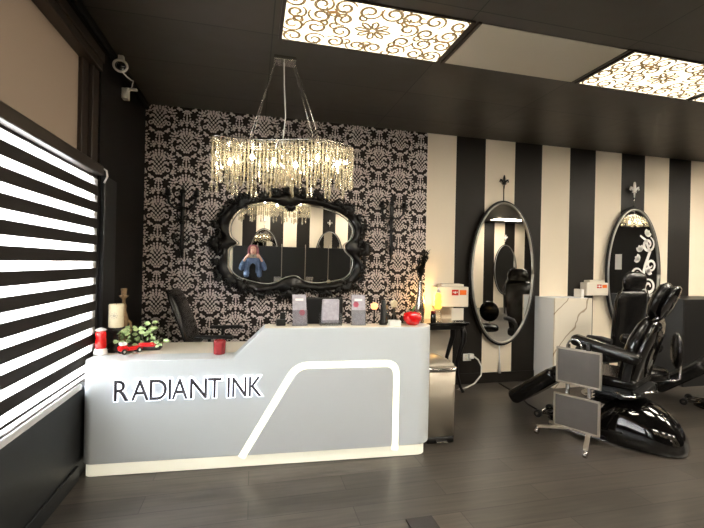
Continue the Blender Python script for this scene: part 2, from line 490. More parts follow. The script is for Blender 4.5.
# --- left wall with its big window
WY0, WY1, WZ0, WZ1 = -2.6, 3.27, 0.56, 2.93
lw = MB()
lw.box(XL - 0.14, XL, YF - 0.1, YB, 0, WZ0 + 0.035, 'low_wall')
lw.box(XL - 0.14, XL, YF - 0.1, YB, WZ1, ZC, 'black_wall')
lw.box(XL - 0.14, XL, WY1, YB, WZ0, WZ1, 'black_wall')
lw.box(XL - 0.14, XL, YF - 0.1, WY0, WZ0, WZ1, 'black_wall')
struct(lw.build('wall_left', 'black_wall'))
wf = MB()
wf.box(XL - 0.12, XL + 0.01, WY0, WY1, 2.80, 2.86)
wf.box(XL - 0.12, XL + 0.022, WY0, WY1, 2.86, WZ1)
wf.box(XL - 0.12, XL - 0.012, 3.16, WY1 + 0.0, WZ0, 2.80)
wf.box(XL - 0.12, XL - 0.04, 3.06, 3.16, 2.12, 2.80)
wf.box(XL - 0.12, XL + 0.0, WY0, WY0 + 0.06, WZ0, 2.80)
wf.box(XL - 0.12, XL - 0.03, WY0, WY1, 2.02, 2.14)
for yy in (1.15, -0.75):
    wf.box(XL - 0.12, XL - 0.02, yy - 0.03, yy + 0.03, WZ0, 2.80)
win = wf.build('window_1', 'win_frame', bevel=0.006); struct(win)
MB().box(XL - 0.10, XL - 0.094, WY0, WY1, WZ0 + 0.04, 2.03).build('lower_pane', 'glass', win)
MB().box(XL - 0.075, XL - 0.067, WY0, 3.07, 2.12, 2.81).build('filmed_transom_pane', 'film', win)
sl = MB(); sl.box(XL - 0.09, XL + 0.02, WY0, 2.98, WZ0 + 0.035, WZ0 + 0.07)
sl.build('window_sill', 'sill', win, bevel=0.004)
struct(MB().box(XL, XL + 0.016, YF, 2.98, 0, 0.10).build('baseboard_left', 'low_wall', bevel=0.006))
struct(MB().box(2.06, XR, YB - 0.014, YB, 0, 0.13).build('baseboard_back', 'black_stripe', bevel=0.003))
struct(MB().box(XL, XL + 0.035, YF, YB, ZC - 0.06, ZC).build('trim_1', 'black_wall', bevel=0.01))
struct(MB().box(XL, XL + 0.03, 3.30, 3.56, 0.80, 2.06).build('trim_2', 'low_wall', bevel=0.008))
pv = MB().box(-14, XL - 0.16, -12, 14, -0.15, -0.05).build('pavement', 'pavement'); struct(pv)

# --- zebra blind
bl = empty('roller_blind', (XL + 0.0, 0.3, 0.6))
tag(bl, 'wide zebra roller blind of alternating dark and sheer bands covering the left window', 'blind')
fab = MB()
bx = XL + 0.002
z = 2.04
def band(z0, z1, mm, y0, y1, dx=0.0):
    fab.box(bx - 0.001 + dx, bx + 0.001 + dx, y0, y1, z0, z1, mm)
zc = 1.99
for k in range(12):
    c = 1.991 - 0.1165 * k
    band(c - 0.024, c + 0.024, 'blind_sheer', WY0 + 0.08, 3.235)
    band(c - (0.0925 if k < 11 else 0.042), c - 0.024, 'blind_dark', WY0 + 0.08, 3.25)
band(0.648, 0.668, 'blind_sheer', WY0 + 0.08, 3.235)
fo = fab.build('banded_fabric', 'blind_dark'); fo.parent = bl; fo.location = -bl.location
hr = MB(); hr.box(XL - 0.03, XL + 0.035, WY0 + 0.05, 3.26, 2.045, 2.12); h = hr.build('head_rail', 'win_frame', bl, bevel=0.012); h.location = -bl.location
br_ = MB(); br_.box(bx - 0.012, bx + 0.014, WY0 + 0.08, 3.2, 0.636, 0.648); h = br_.build('bottom_rail', 'win_frame', bl, bevel=0.005); h.location = -bl.location
ch = MB(); ch.tube([(XL + 0.03, 3.262, 2.10), (XL + 0.045, 3.275, 2.09), (XL + 0.05, 3.28, 2.05), (XL + 0.03, 3.275, 2.0)], 0.007, 8); h = ch.build('pull_chain', 'white', bl); h.location = -bl.location

# ================================================================== CEILING LIGHTS
def spiral_pts(cx, cy, r, a0, turns, hand, n=26):
    return [(cx + r * (1 - 0.78 * t / n) * cos(a0 + hand * turns * 2 * pi * t / n), cy + r * (1 - 0.78 * t / n) * sin(a0 + hand * turns * 2 * pi * t / n)) for t in range(n + 1)]
def flat_strip(mb, pts, w, z):
    vs = []
    for i, p in enumerate(pts):
        p = Vector(p); a = Vector(pts[max(i - 1, 0)]); b = Vector(pts[min(i + 1, len(pts) - 1)])
        t = (b - a).normalized(); n = Vector((-t.y, t.x)); ww = w * (0.55 + 0.45 * sin(pi * (i + 0.5) / (len(pts))))
        vs.append((mb.bm.verts.new((p.x + n.x * ww, p.y + n.y * ww, z)), mb.bm.verts.new((p.x - n.x * ww, p.y - n.y * ww, z))))
    for (a, b), (c, d) in zip(vs, vs[1:]):
        mb.bm.faces.new((a, b, d, c))
LX, LY = 1.205, 0.53
def make_light(mm='panel_light'):
    e = empty('ceiling_light')
    MB().box(-LX / 2, LX / 2, -LY / 2, LY / 2, -0.006, -0.002).build('diffuser', mm, e)
    rng = random.Random(3)
    sc = MB()
    nx, ny = 8, 4
    for i in range(nx):
        for j in range(ny):
            cx = -LX / 2 + (i + 0.5) * LX / nx + rng.uniform(-0.015, 0.015); cy = -LY / 2 + (j + 0.5) * LY / ny + rng.uniform(-0.01, 0.01)
            if abs(cx) < 0.14 and abs(cy) < 0.09: continue
            r = 0.075 + rng.uniform(-0.008, 0.008); hand = 1 if (i + j) % 2 else -1
            a0 = rng.uniform(0, 6.28)
            flat_strip(sc, spiral_pts(cx, cy, r, a0, 1.45, hand), 0.0105, -0.0075)
            a = a0 + 2.2
            flat_strip(sc, spiral_pts(cx + cos(a) * 0.085, cy + sin(a) * 0.075, 0.045, a + pi, 0.85, -hand, 14), 0.009, -0.0077)
    for i in range(8):                      # flower at the centre
        a = i * pi / 4
        pts = [(cos(a + d) * r, sin(a + d) * r * 0.8) for d, r in ((0, 0.02), (0.28, 0.06), (0.2, 0.10), (0, 0.125), (-0.2, 0.10), (-0.28, 0.06), (0, 0.02))]
        flat_strip(sc, pts, 0.0095, -0.0078)
    for v in sc.bm.verts:
        v.co.x = max(-LX / 2 + 0.004, min(LX / 2 - 0.004, v.co.x)); v.co.y = max(-LY / 2 + 0.004, min(LY / 2 - 0.004, v.co.y))
    sc.build('scroll_print', 'scroll', e)
    fr = MB()
    for a in (-1, 1):
        fr.box(a * LX / 2 - 0.012, a * LX / 2 + 0.012, -LY / 2 - 0.012, LY / 2 + 0.012, -0.012, 0)
        fr.box(-LX / 2, LX / 2, a * (LY / 2 + 0.006) - 0.006, a * (LY / 2 + 0.006) + 0.006, -0.012, 0)
    fr.build('frame', 'win_frame', e)
    return e
lx0 = 0.757
y_near = 2.635
L1 = make_light(); L1.location = (lx0, y_near, ZC)
G = 'scroll-patterned ceiling lights'
tag(L1, 'lit ceiling panel with brown scroll pattern, the left one above the chandelier', 'light', G)
def unlit(x, y, label, group=None):
    e = empty('ceiling_panel', (x, y, ZC))
    MB().box(-LX / 2, LX / 2, -LY / 2, LY / 2, -0.006, -0.001).build('diffuser', 'plain_panel', e)
    f = MB()
    for a in (-1, 1):
        f.box(a * LX / 2 - 0.012, a * LX / 2 + 0.012, -LY / 2 - 0.012, LY / 2 + 0.012, -0.012, 0)
    f.build('frame', 'win_frame', e)
    return tag(e, label, 'ceiling panel', group)
unlit(lx0 + 1.25, y_near, 'plain grey unlit ceiling panel between the two scroll-patterned lights')
L2 = make_light('panel_bright'); L2.location = (1.4, 1.55, ZC)  # first of an unseen row added to light the desk and back wall
tag(L2, 'added scroll ceiling panel out of view, brightening the desk and back wall', 'light', 'added ceiling lights out of view')
def cl(x, y, label, g=G):
    e = copy_tree(L1 if y > 2 and x < 5 else L2); e.location = (x, y, ZC); e['label'] = label; e['group'] = g; return e
cl(lx0 + 2.5, y_near, 'lit ceiling panel with scroll pattern right of the plain grey panel')
cl(lx0 + 3.75, y_near, 'sliver of lit scroll ceiling panel at the right edge of the photo')
for x in (6.2, 8.7): cl(x, y_near, 'added scroll ceiling panel farther right, out of view, brightening the striped wall', 'added ceiling lights beyond the right edge')  # extra unseen panels, added to brighten the right side
for x in (4.0, 6.4, 8.8): cl(x, 1.55, 'added scroll ceiling panel out of view, brightening the desk and back wall', 'added ceiling lights out of view')  # rest of the added row, kept just out of view
for x in (0.76, 3.26, 5.8, 8.3): cl(x, -3.0, 'lit scroll ceiling panel near the wall behind the camera', 'ceiling lights behind the camera')

# ================================================================== RECEPTION DESK
DK = empty('reception_desk', (-1.03, 2.995, 0), -0.060)
tag(DK, 'white reception desk with glowing trapezoid outline and backlit RADIANT INK lettering', 'desk')
LD, HL, HH, KZ = 2.40, 0.772, 0.981, 0.088
def desk_panel():
    mb = MB()
    # plan outline of the front shell with rounded corners, heights by position
    prof = [(-0.052, KZ), (LD, KZ), (LD, HH), (1.115, HH), (0.905, HL), (-0.052, HL)]
    fs = mb.prism(prof, lambda s, z: (s, 0, z), lambda s, z: (s, 0.2, z))
    bm = mb.bm; bm.edges.ensure_lookup_table()
    def pick(x, y):
        return [e for e in bm.edges if all(abs(v.co.x - x) < 1e-4 and abs(v.co.y - y) < 1e-4 for v in e.verts)]
    bmesh.ops.bevel(bm, geom=pick(LD, 0), offset=0.13, segments=10, profile=0.5, affect='EDGES')
    bmesh.ops.bevel(bm, geom=pick(-0.052, 0), offset=0.07, segments=8, profile=0.5, affect='EDGES')
    o = mb.build('front_shell', 'desk', DK, bevel=0.006, seg=2)
    return o
desk_panel()
# low counter slab, side gable and ledge top
ct = MB(); ct.box(-0.045, 1.02, 0.10, 0.63, HL - 0.03, HL - 0.0005); ct.build('low_counter', 'desk_top', DK, bevel=0.004)
MB().box(1.0, 2.32, 0.2, 0.75, 0.715, 0.745).build('work_surface', 'desk_top', DK, bevel=0.004)
MB().box(1.12, LD - 0.13, 0.012, 0.188, HH - 0.002, HH + 0.002).build('ledge_top', 'desk_top', DK)
MB().box(0.02, 0.05, 0.2, 0.60, 0, HL - 0.03).build('side_panel', 'desk', DK, bevel=0.004)
MB().box(2.28, 2.32, 0.2, 0.72, 0, 0.715).build('side_panel', 'desk', DK, bevel=0.004)
kb = MB()
kp = arc_path([(-0.03, 0.19), (-0.03, 0.006), (LD - 0.05, 0.006), (LD - 0.05, 0.19)], [0, 0.05, 0.09, 0])
kb.prism([(p.x, p.y) for p in kp], lambda a, b: (a, b, 0.008), lambda a, b: (a, b, KZ + 0.003))
kb.build('lit_plinth', 'led_base', DK)
MB().box(0.06, LD - 0.1, 0.03, 0.18, 0.0, 0.009).build('plinth_foot', 'black_plastic', DK)
# glowing band: strip of width W along path
def ribbon(path, wd, y0, y1, name, mm, par):
    mb = MB(); n = len(path)
    L_, R_ = [], []
    for i, p in enumerate(path):
        a = path[max(i - 1, 0)]; b = path[min(i + 1, n - 1)]
        if 0 < i < n - 1:
            t1 = (p - a).normalized(); t2 = (b - p).normalized(); t = (t1 + t2).normalized(); k = 1 / max(0.5, t.dot(t1))
        else: t = (b - a).normalized(); k = 1
        nn = Vector((-t.y, t.x)) * wd / 2 * k
        L_.append(p + nn); R_.append(p - nn)
    poly = [(p.x, p.y) for p in L_] + [(p.x, p.y) for p in R_[::-1]]
    rings = []
    for l, r in zip(L_, R_):
        rings.append([(l.x, y0, l.y), (r.x, y0, r.y), (r.x, y1, r.y), (l.x, y1, l.y)])
    mb.loft(rings)
    for f in mb.bm.faces: f.smooth = False
    return mb.build(name, mm, par)
bw = 0.046
bp = arc_path([(0.98, 0.075), (1.352, 0.712), (2.098, 0.712), (2.098, 0.06)], [0, 0.09, 0.09, 0], 8)
ribbon(bp, bw, -0.004, 0.01, 'glowing_band', 'led', DK)
ip = arc_path([(1.02, 0.092), (1.372, 0.686), (2.07, 0.686), (2.07, 0.092)], [0, 0.075, 0.075, 0], 8)
pb = MB(); pb.prism([(p.x, p.y) for p in ip], lambda a, b: (a, -0.010, b), lambda a, b: (a, 0.01, b)); pb.build('inset_panel', 'desk_panel', DK)

# letters
chars = [('R', 35, 97), ('A', 110, 187), ('D', 190, 265), ('I', 273, 279), ('A', 287, 355), ('N', 365, 437), ('T', 440, 498), ('I', 523, 529), ('N', 543, 603), ('K', 613, 667)]
def px2s(px):     # measured left and right limits of the lettering mapped along the desk front
    return 0.1545 + (px - 35) / 632.0 * 0.955 + 0.022 * sin(pi * (px - 35) / 632.0) * -1
def text_mesh(ch, off, ext):
    cu = bpy.data.curves.new('letter', 'FONT'); cu.body = ch; cu.size = 1; cu.offset = off; cu.extrude = ext
    ob = bpy.data.objects.new('tmp', cu)
    me = bpy.data.meshes.new_from_object(ob)
    bpy.data.objects.remove(ob)
    return me
LZ0, LZ1 = 0.508, 0.644
for ch, a, b in chars:
    s0, s1 = px2s(a), px2s(b)
    base = text_mesh(ch, 0.0, 0.0)
    xs = [v.co.x for v in base.vertices]; ys = [v.co.y for v in base.vertices]
    x0, x1, y0, y1 = min(xs), max(xs), min(ys), max(ys)
    kz = (LZ1 - LZ0) / (y1 - y0)
    kx = (s1 - s0) / (x1 - x0) if ch != 'I' else 0.016 / (x1 - x0)
    bpy.data.meshes.remove(base)
    def make(off, ext, depth, name, mm, par):
        me = text_mesh(ch, off, ext)
        for v in me.vertices:
            X = (v.co.x - x0) * kx; Zz = (v.co.y - y0) * kz; Y = depth - v.co.z
            v.co = (X, Y, Zz)
        me.materials.clear(); me.materials.append(MT[mm])
        o = bpy.data.objects.new(name, me); COL.objects.link(o); o.parent = par
        return o
    lt = make(0.003, 0.006, -0.014, 'letter', 'letter', DK)
    lt.location = (s0 - 0.0, 0, LZ0)
    make(0.038, 0.005, -0.0055, 'backlight', 'halo', lt)

# ================================================================== CHANDELIER
def crystal_mesh(tiers, rng):
    mb = MB(); z = 0.0
    for k in range(tiers):
        L = rng.uniform(0.058, 0.066); w = rng.uniform(0.011, 0.016)
        mb.ball((0, 0, z - 0.009), 0.010, 0.010, 0.009, 6)
        z -= 0.019
        a = rng.uniform(0, 1.5)
        rings = []
        for zz, q in ((0, 0.45), (-0.008, 1), (-L + 0.010, 1), (-L, 0.35)):
            rings.append([(w * q * cos(a + i * pi / 3), w * 0.6 * q * sin(a + i * pi / 3), z + zz) for i in range(6)])
        mb.loft(rings)
        z -= L
    mb.tube([(0, 0, 0.006), (0, 0, z)], 0.0012, 4)
    for f in mb.bm.faces: f.smooth = False
    me = bpy.data.meshes.new('crystal_strand'); mb.bm.to_mesh(me); mb.bm.free(); me.materials.append(MT['crystal'])
    return me
rng = random.Random(5)
strand_meshes = {t: [crystal_mesh(t, rng) for _ in range(5)] for t in (2, 3, 4, 5)}
def chandelier(loc, W, n, label, group, full=True, ceil=ZC, rz=0.0, tiers=4):
    e = empty('crystal_chandelier', loc, rz); tag(e, label, 'chandelier', group)
    def outline(t):      # closed wavy outline
        if t < 0.5: u = t * 2; s = 1
        else: u = (1 - t) * 2; s = -1
        x = (u - 0.5) * W
        taper = min(1, (4 * u * (1 - u)) ** 0.5 + 0.15)
        return Vector((x, 0.07 * sin(2 * pi * u) - s * 0.10 * taper, 0))
    rail = MB()
    pts = [outline(i / 60) for i in range(61)]
    rail.tube(pts, 0.006, 6); rail.tube([p + Vector((0, 0, -0.02)) for p in pts], 0.004, 6)
    rail.build('rail', 'chrome', e)
    for i in range(n):
        t = (i + 0.5) / n
        p = outline(t)
        kk = tiers + (1 if (i * 7) % 5 in (0, 3) and full else 0) - (1 if (i * 3) % 4 == 1 else 0)
        me = rng.choice(strand_meshes[max(2, min(5, kk))])
        o = bpy.data.objects.new('crystal_strand', me); COL.objects.link(o); o.parent = e
        o.location = p + Vector((0, 0, -0.008)); o.rotation_euler = (0, 0, rng.uniform(0, 3))
    nb = 6 if full else 3
    for i in range(nb):
        u = (i + 0.5) / nb; x = (u - 0.5) * W * 0.9
        b = MB(); b.lathe([(0.004, 0), (0.013, 0.012), (0.016, 0.028), (0.009, 0.048), (0.001, 0.06)], (0, 0, 0), 10)
        bo = b.build('bulb', 'bulb', e); bo.location = (x, 0.07 * sin(2 * pi * u), -0.20 + 0.03 * ((i * 5) % 3))
        hb = MB(); hb.lathe([(0.011, -0.04), (0.011, 0.0), (0.006, 0.004)], (0, 0, 0), 8); hb.tube([(0, 0, -0.04), (0, 0, 0.15)], 0.002, 4)
        ho = hb.build('socket', 'chrome', e); ho.location = bo.location
    top = ceil - loc[2]
    cp = MB(); cp.box(-0.10, 0.07, -0.06, 0.06, top - 0.03, top); cp.build('ceiling_plate', 'chrome', e, bevel=0.006)
    cd = MB(); cd.tube([(-0.02, 0, top - 0.03), (-0.015, 0.0, top - 0.2), (0.0, 0, 0.2), (-0.02, 0, 0.0), (-0.02, 0, -0.02)], 0.0045, 6); cd.build('cord', 'white', e)
    for sx, sy in ((-1, -1), (-1, 1), (1, -1), (1, 1)):
        c = MB(); c.tube([(-0.015 + 0.07 * sx, 0.04 * sy, top - 0.025), (W * 0.24 * sx, 0.10 * sy, 0.0)], 0.0028, 5)
        c.build('suspension_cable', 'chrome', e)
    return e
chandelier((0.225, 3.2, 2.385), 1.10, 76, 'long wave-shaped crystal chandelier hanging in front of the damask wall', None)
chandelier((8.96, 1.0, 2.75), 0.75, 40, 'small crystal chandelier over the far right chairs, seen in a mirror', None, full=False, tiers=3)

# ================================================================== MAIN MIRROR
glass_pts = [(-0.254, 1.836), (-0.196, 1.955), (-0.085, 2.046), (0.039, 2.085), (0.176, 2.103), (0.273, 2.076), (0.381, 2.049), (0.501, 2.099), (0.701, 2.088), (0.907, 2.032), (1.047, 1.948), (1.108, 1.837), (1.076, 1.722), (1.007, 1.663), (1.032, 1.585), (1.115, 1.496), (1.106, 1.371), (1.027, 1.279), (0.9, 1.244), (0.719, 1.22), (0.562, 1.24), (0.462, 1.295), (0.354, 1.282), (0.268, 1.238), (0.152, 1.204), (0.004, 1.225), (-0.162, 1.276), (-0.255, 1.37), (-0.269, 1.539), (-0.24, 1.603), (-0.169, 1.648), (-0.242, 1.72)]
outer_pts = [(-0.401, 1.641), (-0.323, 1.717), (-0.375, 1.831), (-0.327, 1.948), (-0.228, 2.059), (-0.117, 2.119), (0.018, 2.116), (0.143, 2.166), (0.271, 2.185), (0.388, 2.236), (0.51, 2.177), (0.688, 2.165), (0.882, 2.12), (1.057, 2.051), (1.152, 1.976), (1.202, 1.852), (1.169, 1.725), (1.254, 1.625), (1.185, 1.543), (1.223, 1.407), (1.167, 1.269), (1.028, 1.188), (0.868, 1.153), (0.687, 1.13), (0.542, 1.152), (0.411, 1.107), (0.27, 1.14), (0.101, 1.118), (-0.067, 1.138), (-0.232, 1.191), (-0.344, 1.285), (-0.377, 1.41), (-0.319, 1.527)]
CX, CZ = 0.43, 1.65
def catmull(pts, k=4):
    out = []; n = len(pts)
    for i in range(n):
        p0, p1, p2, p3 = [Vector(pts[(i + d) % n]) for d in (-1, 0, 1, 2)]
        for j in range(k):
            t = j / k
            out.append(0.5 * ((2 * p1) + (p2 - p0) * t + (2 * p0 - 5 * p1 + 4 * p2 - p3) * t * t + (3 * p1 - p0 - 3 * p2 + p3) * t ** 3))
    return out
def resample(pts, n):
    """resample a closed outline by angle-independent arc length, starting from its leftmost point near CZ"""
    P = [Vector(p) for p in pts]
    st = min(range(len(P)), key=lambda i: P[i].x + abs(P[i].y - CZ) * 2); P = P[st:] + P[:st]
    P.append(P[0]); d = [0]
    for a, b in zip(P, P[1:]): d.append(d[-1] + (b - a).length)
    out = []
    for k in range(n):
        s = d[-1] * k / n
        j = max(i for i in range(len(d)) if d[i] <= s + 1e-9); j = min(j, len(P) - 2)
        out.append(P[j].lerp(P[j + 1], (s - d[j]) / max(1e-9, d[j + 1] - d[j])))
    return out
# ensure both run the same way
MR = empty('ornate_mirror', (CX, YB - 0.035, 1.12))
tag(MR, 'wide black baroque framed mirror on the damask wall above the desk', 'mirror')
MR.rotation_euler = (radians(0.8), 0, 0)
gl = [p - Vector((CX, 1.12)) for p in catmull(glass_pts)]
ot = [p - Vector((CX, 1.12)) for p in catmull(outer_pts)]
g = MB(); g.prism([(p.x, p.y) for p in gl], lambda a, b: (a, -0.012, b), lambda a, b: (a, 0.0, b)); g.build('mirror_glass', 'mirror', MR)
CZ = 0.5
N = 160
CXo = 0
gr_, or_ = resample(gl, N), resample(ot, N)
def lerp2(t, i): return gr_[i].lerp(or_[i], t)
fr = MB()
secs = [(-0.02, -0.012), (-0.0, -0.03), (0.12, -0.035), (0.3, -0.05), (0.55, -0.058), (0.8, -0.045), (1.0, -0.022), (1.0, 0.012), (0.0, 0.012)]
V = [[fr.bm.verts.new((lerp2(t, i).x, y - (0.008 * sin(i * 1.1) if 0.2 < t < 0.9 else 0), lerp2(t, i).y)) for t, y in secs] for i in range(N)]
for i in range(N):
    a, b = V[i], V[(i + 1) % N]
    for j in range(len(secs)):
        k = (j + 1) % len(secs)
        f = fr.bm.faces.new((a[j], a[k], b[k], b[j])); f.smooth = True
fr.build('carved_frame', 'black_frame', MR)
inner = MB(); inner.tube([(p.x, -0.020, p.y) for p in [Vector((0, 0.5)) + (q - Vector((0, 0.5))) * 0.965 for q in gl + gl[:1]]], 0.006, 6)
inner.build('bevelled_edge', 'bevel', MR)
def acanthus(mb, p, ang, L, W, y=-0.06):
    """a small relief leaf with curled tip"""
    dx, dz = cos(ang), sin(ang); nx, nz = -dz, dx
    for side in (-1, 0, 1):
        rr = []
        for t, w in ((0, 0.2), (0.25, 0.7), (0.5, 0.9), (0.75, 0.7), (1, 0.1)):
            c = Vector((p[0] + dx * L * t + nx * side * W * 0.5 * t, y - 0.02 * sin(pi * t), p[1] + dz * L * t + nz * side * W * 0.5 * t))
            ww = W * 0.28 * w
            rr.append([c + Vector((nx * ww, 0, nz * ww)), c + Vector((0, -ww * 0.7, 0)), c - Vector((nx * ww, 0, nz * ww)), c + Vector((0, ww * 0.7, 0))])
        mb.loft(rr)
orn = MB(); rg = random.Random(2)
for i in range(0, N, 2):
    p = lerp2(rg.uniform(0.6, 1.0), i); q = (or_[i] - gr_[i]); a = math.atan2(q.y, q.x) + rg.uniform(-1.0, 1.0)
    acanthus(orn, (p.x, p.y), a, rg.uniform(0.05, 0.10), 0.07, -0.040)
for (cx, cz, a) in ((-0.83, 0.52, pi), (0.82, 0.5, 0), (-0.04, 1.11, pi / 2), (-0.02, -0.01, -pi / 2), (-0.55, 0.96, 2.2), (0.6, 0.95, 0.9), (-0.55, 0.08, -2.2), (0.6, 0.07, -0.9)):
    for d in (-0.9, -0.45, 0, 0.45, 0.9):
        c_ = (cx - cos(a) * 0.05, cz - sin(a) * 0.05)
        acanthus(orn, c_, a + d, 0.125 - 0.03 * abs(d), 0.06, -0.05)
    orn.ball((cx - cos(a) * 0.06, -0.062, cz - sin(a) * 0.06), 0.022, 0.018, 0.022, 10)
# small drop of carving hanging into the glass at the top and scrolls at the foot
for d in (-2.2, -1.57, -0.9): acanthus(orn, (-0.05, 0.965), d, 0.08, 0.045, -0.045)
orn.build('carved_leaves', 'black_frame', MR)

# ================================================================== OVAL MIRRORS
def fleur(mb, x, y, z, s):
    mb.ball((x, y, z + 0.035 * s), 0.011 * s, 0.008 * s, 0.038 * s, 8)
    for k in (-1, 1):
        mb.tube([(x, y, z), (x + 0.018 * s * k, y, z + 0.02 * s), (x + 0.034 * s * k, y, z + 0.03 * s), (x + 0.04 * s * k, y, z + 0.012 * s), (x + 0.03 * s * k, y, z + 0.006 * s)], [0.007 * s, 0.009 * s, 0.007 * s, 0.005 * s, 0.002 * s], 6)
    mb.ball((x, y, z - 0.004 * s), 0.022 * s, 0.009 * s, 0.007 * s, 8)
    mb.tube([(x, y, z), (x, y, z - 0.045 * s)], [0.007 * s, 0.003 * s], 6)
def oval_mirror(x, y, z, face, label, group, hookmat, decal=False, rod=0.19):
    """face=-1 looks toward -y"""
    e = empty('oval_mirror', (x, y, z)); tag(e, label, 'mirror', group)
    a, b = 0.455, 0.90
    g = MB(); g.lathe([(0.965, -0.004), (0.965, 0.004)], (0, 0, 0), 64, sx=a, sy=b)
    for v in g.bm.verts: v.co = Vector((v.co.x, face * 0.022 + v.co.z, v.co.y))
    for f in g.bm.faces: f.smooth = False
    g.build('mirror_glass', 'mirror', e)
    fr = MB(); ring = [Vector((a * 0.985 * cos(t), face * 0.02, b * 0.985 * sin(t))) for t in [2 * pi * i / 72 for i in range(73)]]
    fr.tube(ring, 0.017, 8); fr.build('frame', 'black_frame', e)
    bv = MB(); ring = [Vector((a * 0.94 * cos(t), face * 0.03, b * 0.965 * sin(t))) for t in [2 * pi * i / 72 for i in range(73)]]
    bv.tube(ring, 0.014, 6); bv.build('bevelled_edge', 'bevel', e)
    bk = MB(); bk.lathe([(0.95, -0.006), (0.95, 0.006)], (0, 0, 0), 48, sx=a, sy=b)
    for v in bk.bm.verts: v.co = Vector((v.co.x, v.co.z, v.co.y))
    bk.build('backing', 'black_plastic', e)
    hk = MB(); hk.tube([(0, face * 0.01, b - 0.01), (0, face * 0.01, b + rod)], 0.006, 6); hk.build('hanging_rod', 'chrome' if hookmat == 'white' else 'dark_metal', e)
    fl = MB(); fleur(fl, 0, face * 0.015, b + rod + 0.03, 1.5 if hookmat != 'white' else 1.9); fl.build('fleur_de_lis_hook', hookmat, e)
    if decal:
        d = MB()
        def strip(pts, w):
            ps = []
            for i, p in enumerate(pts):
                p = Vector(p); A = Vector(pts[max(i - 1, 0)]); B = Vector(pts[min(i + 1, len(pts) - 1)])
                t = (B - A).normalized(); n = Vector((-t.y, t.x)); ww = w * 0.85 * (0.35 + 0.65 * sin(pi * (i + 0.5) / len(pts)))
                ps.append((d.bm.verts.new((p.x + n.x * ww, face * 0.0275, p.y + n.y * ww)), d.bm.verts.new((p.x - n.x * ww, face * 0.0275, p.y - n.y * ww))))
            for (q, r), (s_, t_) in zip(ps, ps[1:]): d.bm.faces.new((q, r, t_, s_))
        def sp(cx, cz, r, a0, turns, hand, w):
            strip([(cx + r * (1 - 0.75 * t / 24) * cos(a0 + hand * turns * 2 * pi * t / 24), cz + r * (1 - 0.75 * t / 24) * sin(a0 + hand * turns * 2 * pi * t / 24)) for t in range(25)], w)
        strip([(0.30, -0.62), (0.20, -0.35), (0.13, -0.12), (0.20, 0.12), (0.27, 0.30), (0.20, 0.46), (0.10, 0.52)], 0.028)
        sp(0.24, 0.40, 0.11, 1.2, 1.4, -1, 0.024); sp(0.05, -0.02, 0.10, 0.2, 1.4, 1, 0.022); sp(0.29, 0.12, 0.09, 3.6, 1.4, 1, 0.02)
        sp(0.02, -0.30, 0.11, 0.6, 1.5, 1, 0.024); sp(0.26, -0.18, 0.11, 2.4, 1.4, -1, 0.024); sp(0.10, -0.52, 0.10, 0.3, 1.4, 1, 0.022); sp(0.2, -0.42, 0.1, 3.0, 1.3, -1, 0.02)
        for (cx, cz, an) in ((0.12, 0.30, 2.0), (0.10, 0.18, 2.6), (0.22, 0.02, 0.4), (0.06, -0.14, 2.4), (0.12, -0.25, 2.9), (0.2, 0.52, 0.9)):
            for dd in (-0.6, 0, 0.6):
                pl = leaf2(cx, cz, an + dd, 0.09, 0.045); d.face([(p, face * 0.0277, q) for p, q in pl])
        d.build('scroll_decal', 'white', e)
    return e
oval_mirror(3.025, YB - 0.035, 1.375, -1, 'tall oval mirror on a white stripe with a black fleur-de-lis hook', 'oval wall mirrors', 'black_frame')
oval_mirror(5.045, YB - 0.035, 1.40, -1, 'oval mirror with white scroll decal behind the black salon chair', 'oval wall mirrors', 'white', decal=True)
for x in (0.32, 2.36, 4.45, 6.6, 8.76):
    oval_mirror(x, YF + 0.035, 1.36, 1, 'oval mirror on the striped wall behind the camera', 'oval mirrors seen in reflection', 'white' if x != 2.36 else 'white')
# white power cord below the first mirror
pc = MB(); pc.tube([(3.02, YB - 0.02, 0.49), (3.03, YB - 0.02, 0.30), (3.03, YB - 0.02, 0.12)], [0.008, 0.009, 0.02], 8)
tag(pc.build('power_cable', 'white'), 'short white cord running down the white stripe under the oval mirror', 'cord')

# partitions behind the camera, seen in the mirrors
for i in range(7):
    x = -0.55 + i * 0.68
    pe = empty('cubicle_partition', (x, -2.9, 0)); tag(pe, 'black cubicle panel with silver post, reflected in the ornate mirror', 'partition', 'black partitions behind the camera')
    MB().box(0.0, 0.66, -0.02, 0.02, 0.04, 1.70).build('panel', 'box_black', pe, bevel=0.004)
    MB().box(-0.02, 0.0, -0.025, 0.025, 0.0, 1.78).build('post', 'steel', pe, bevel=0.004)

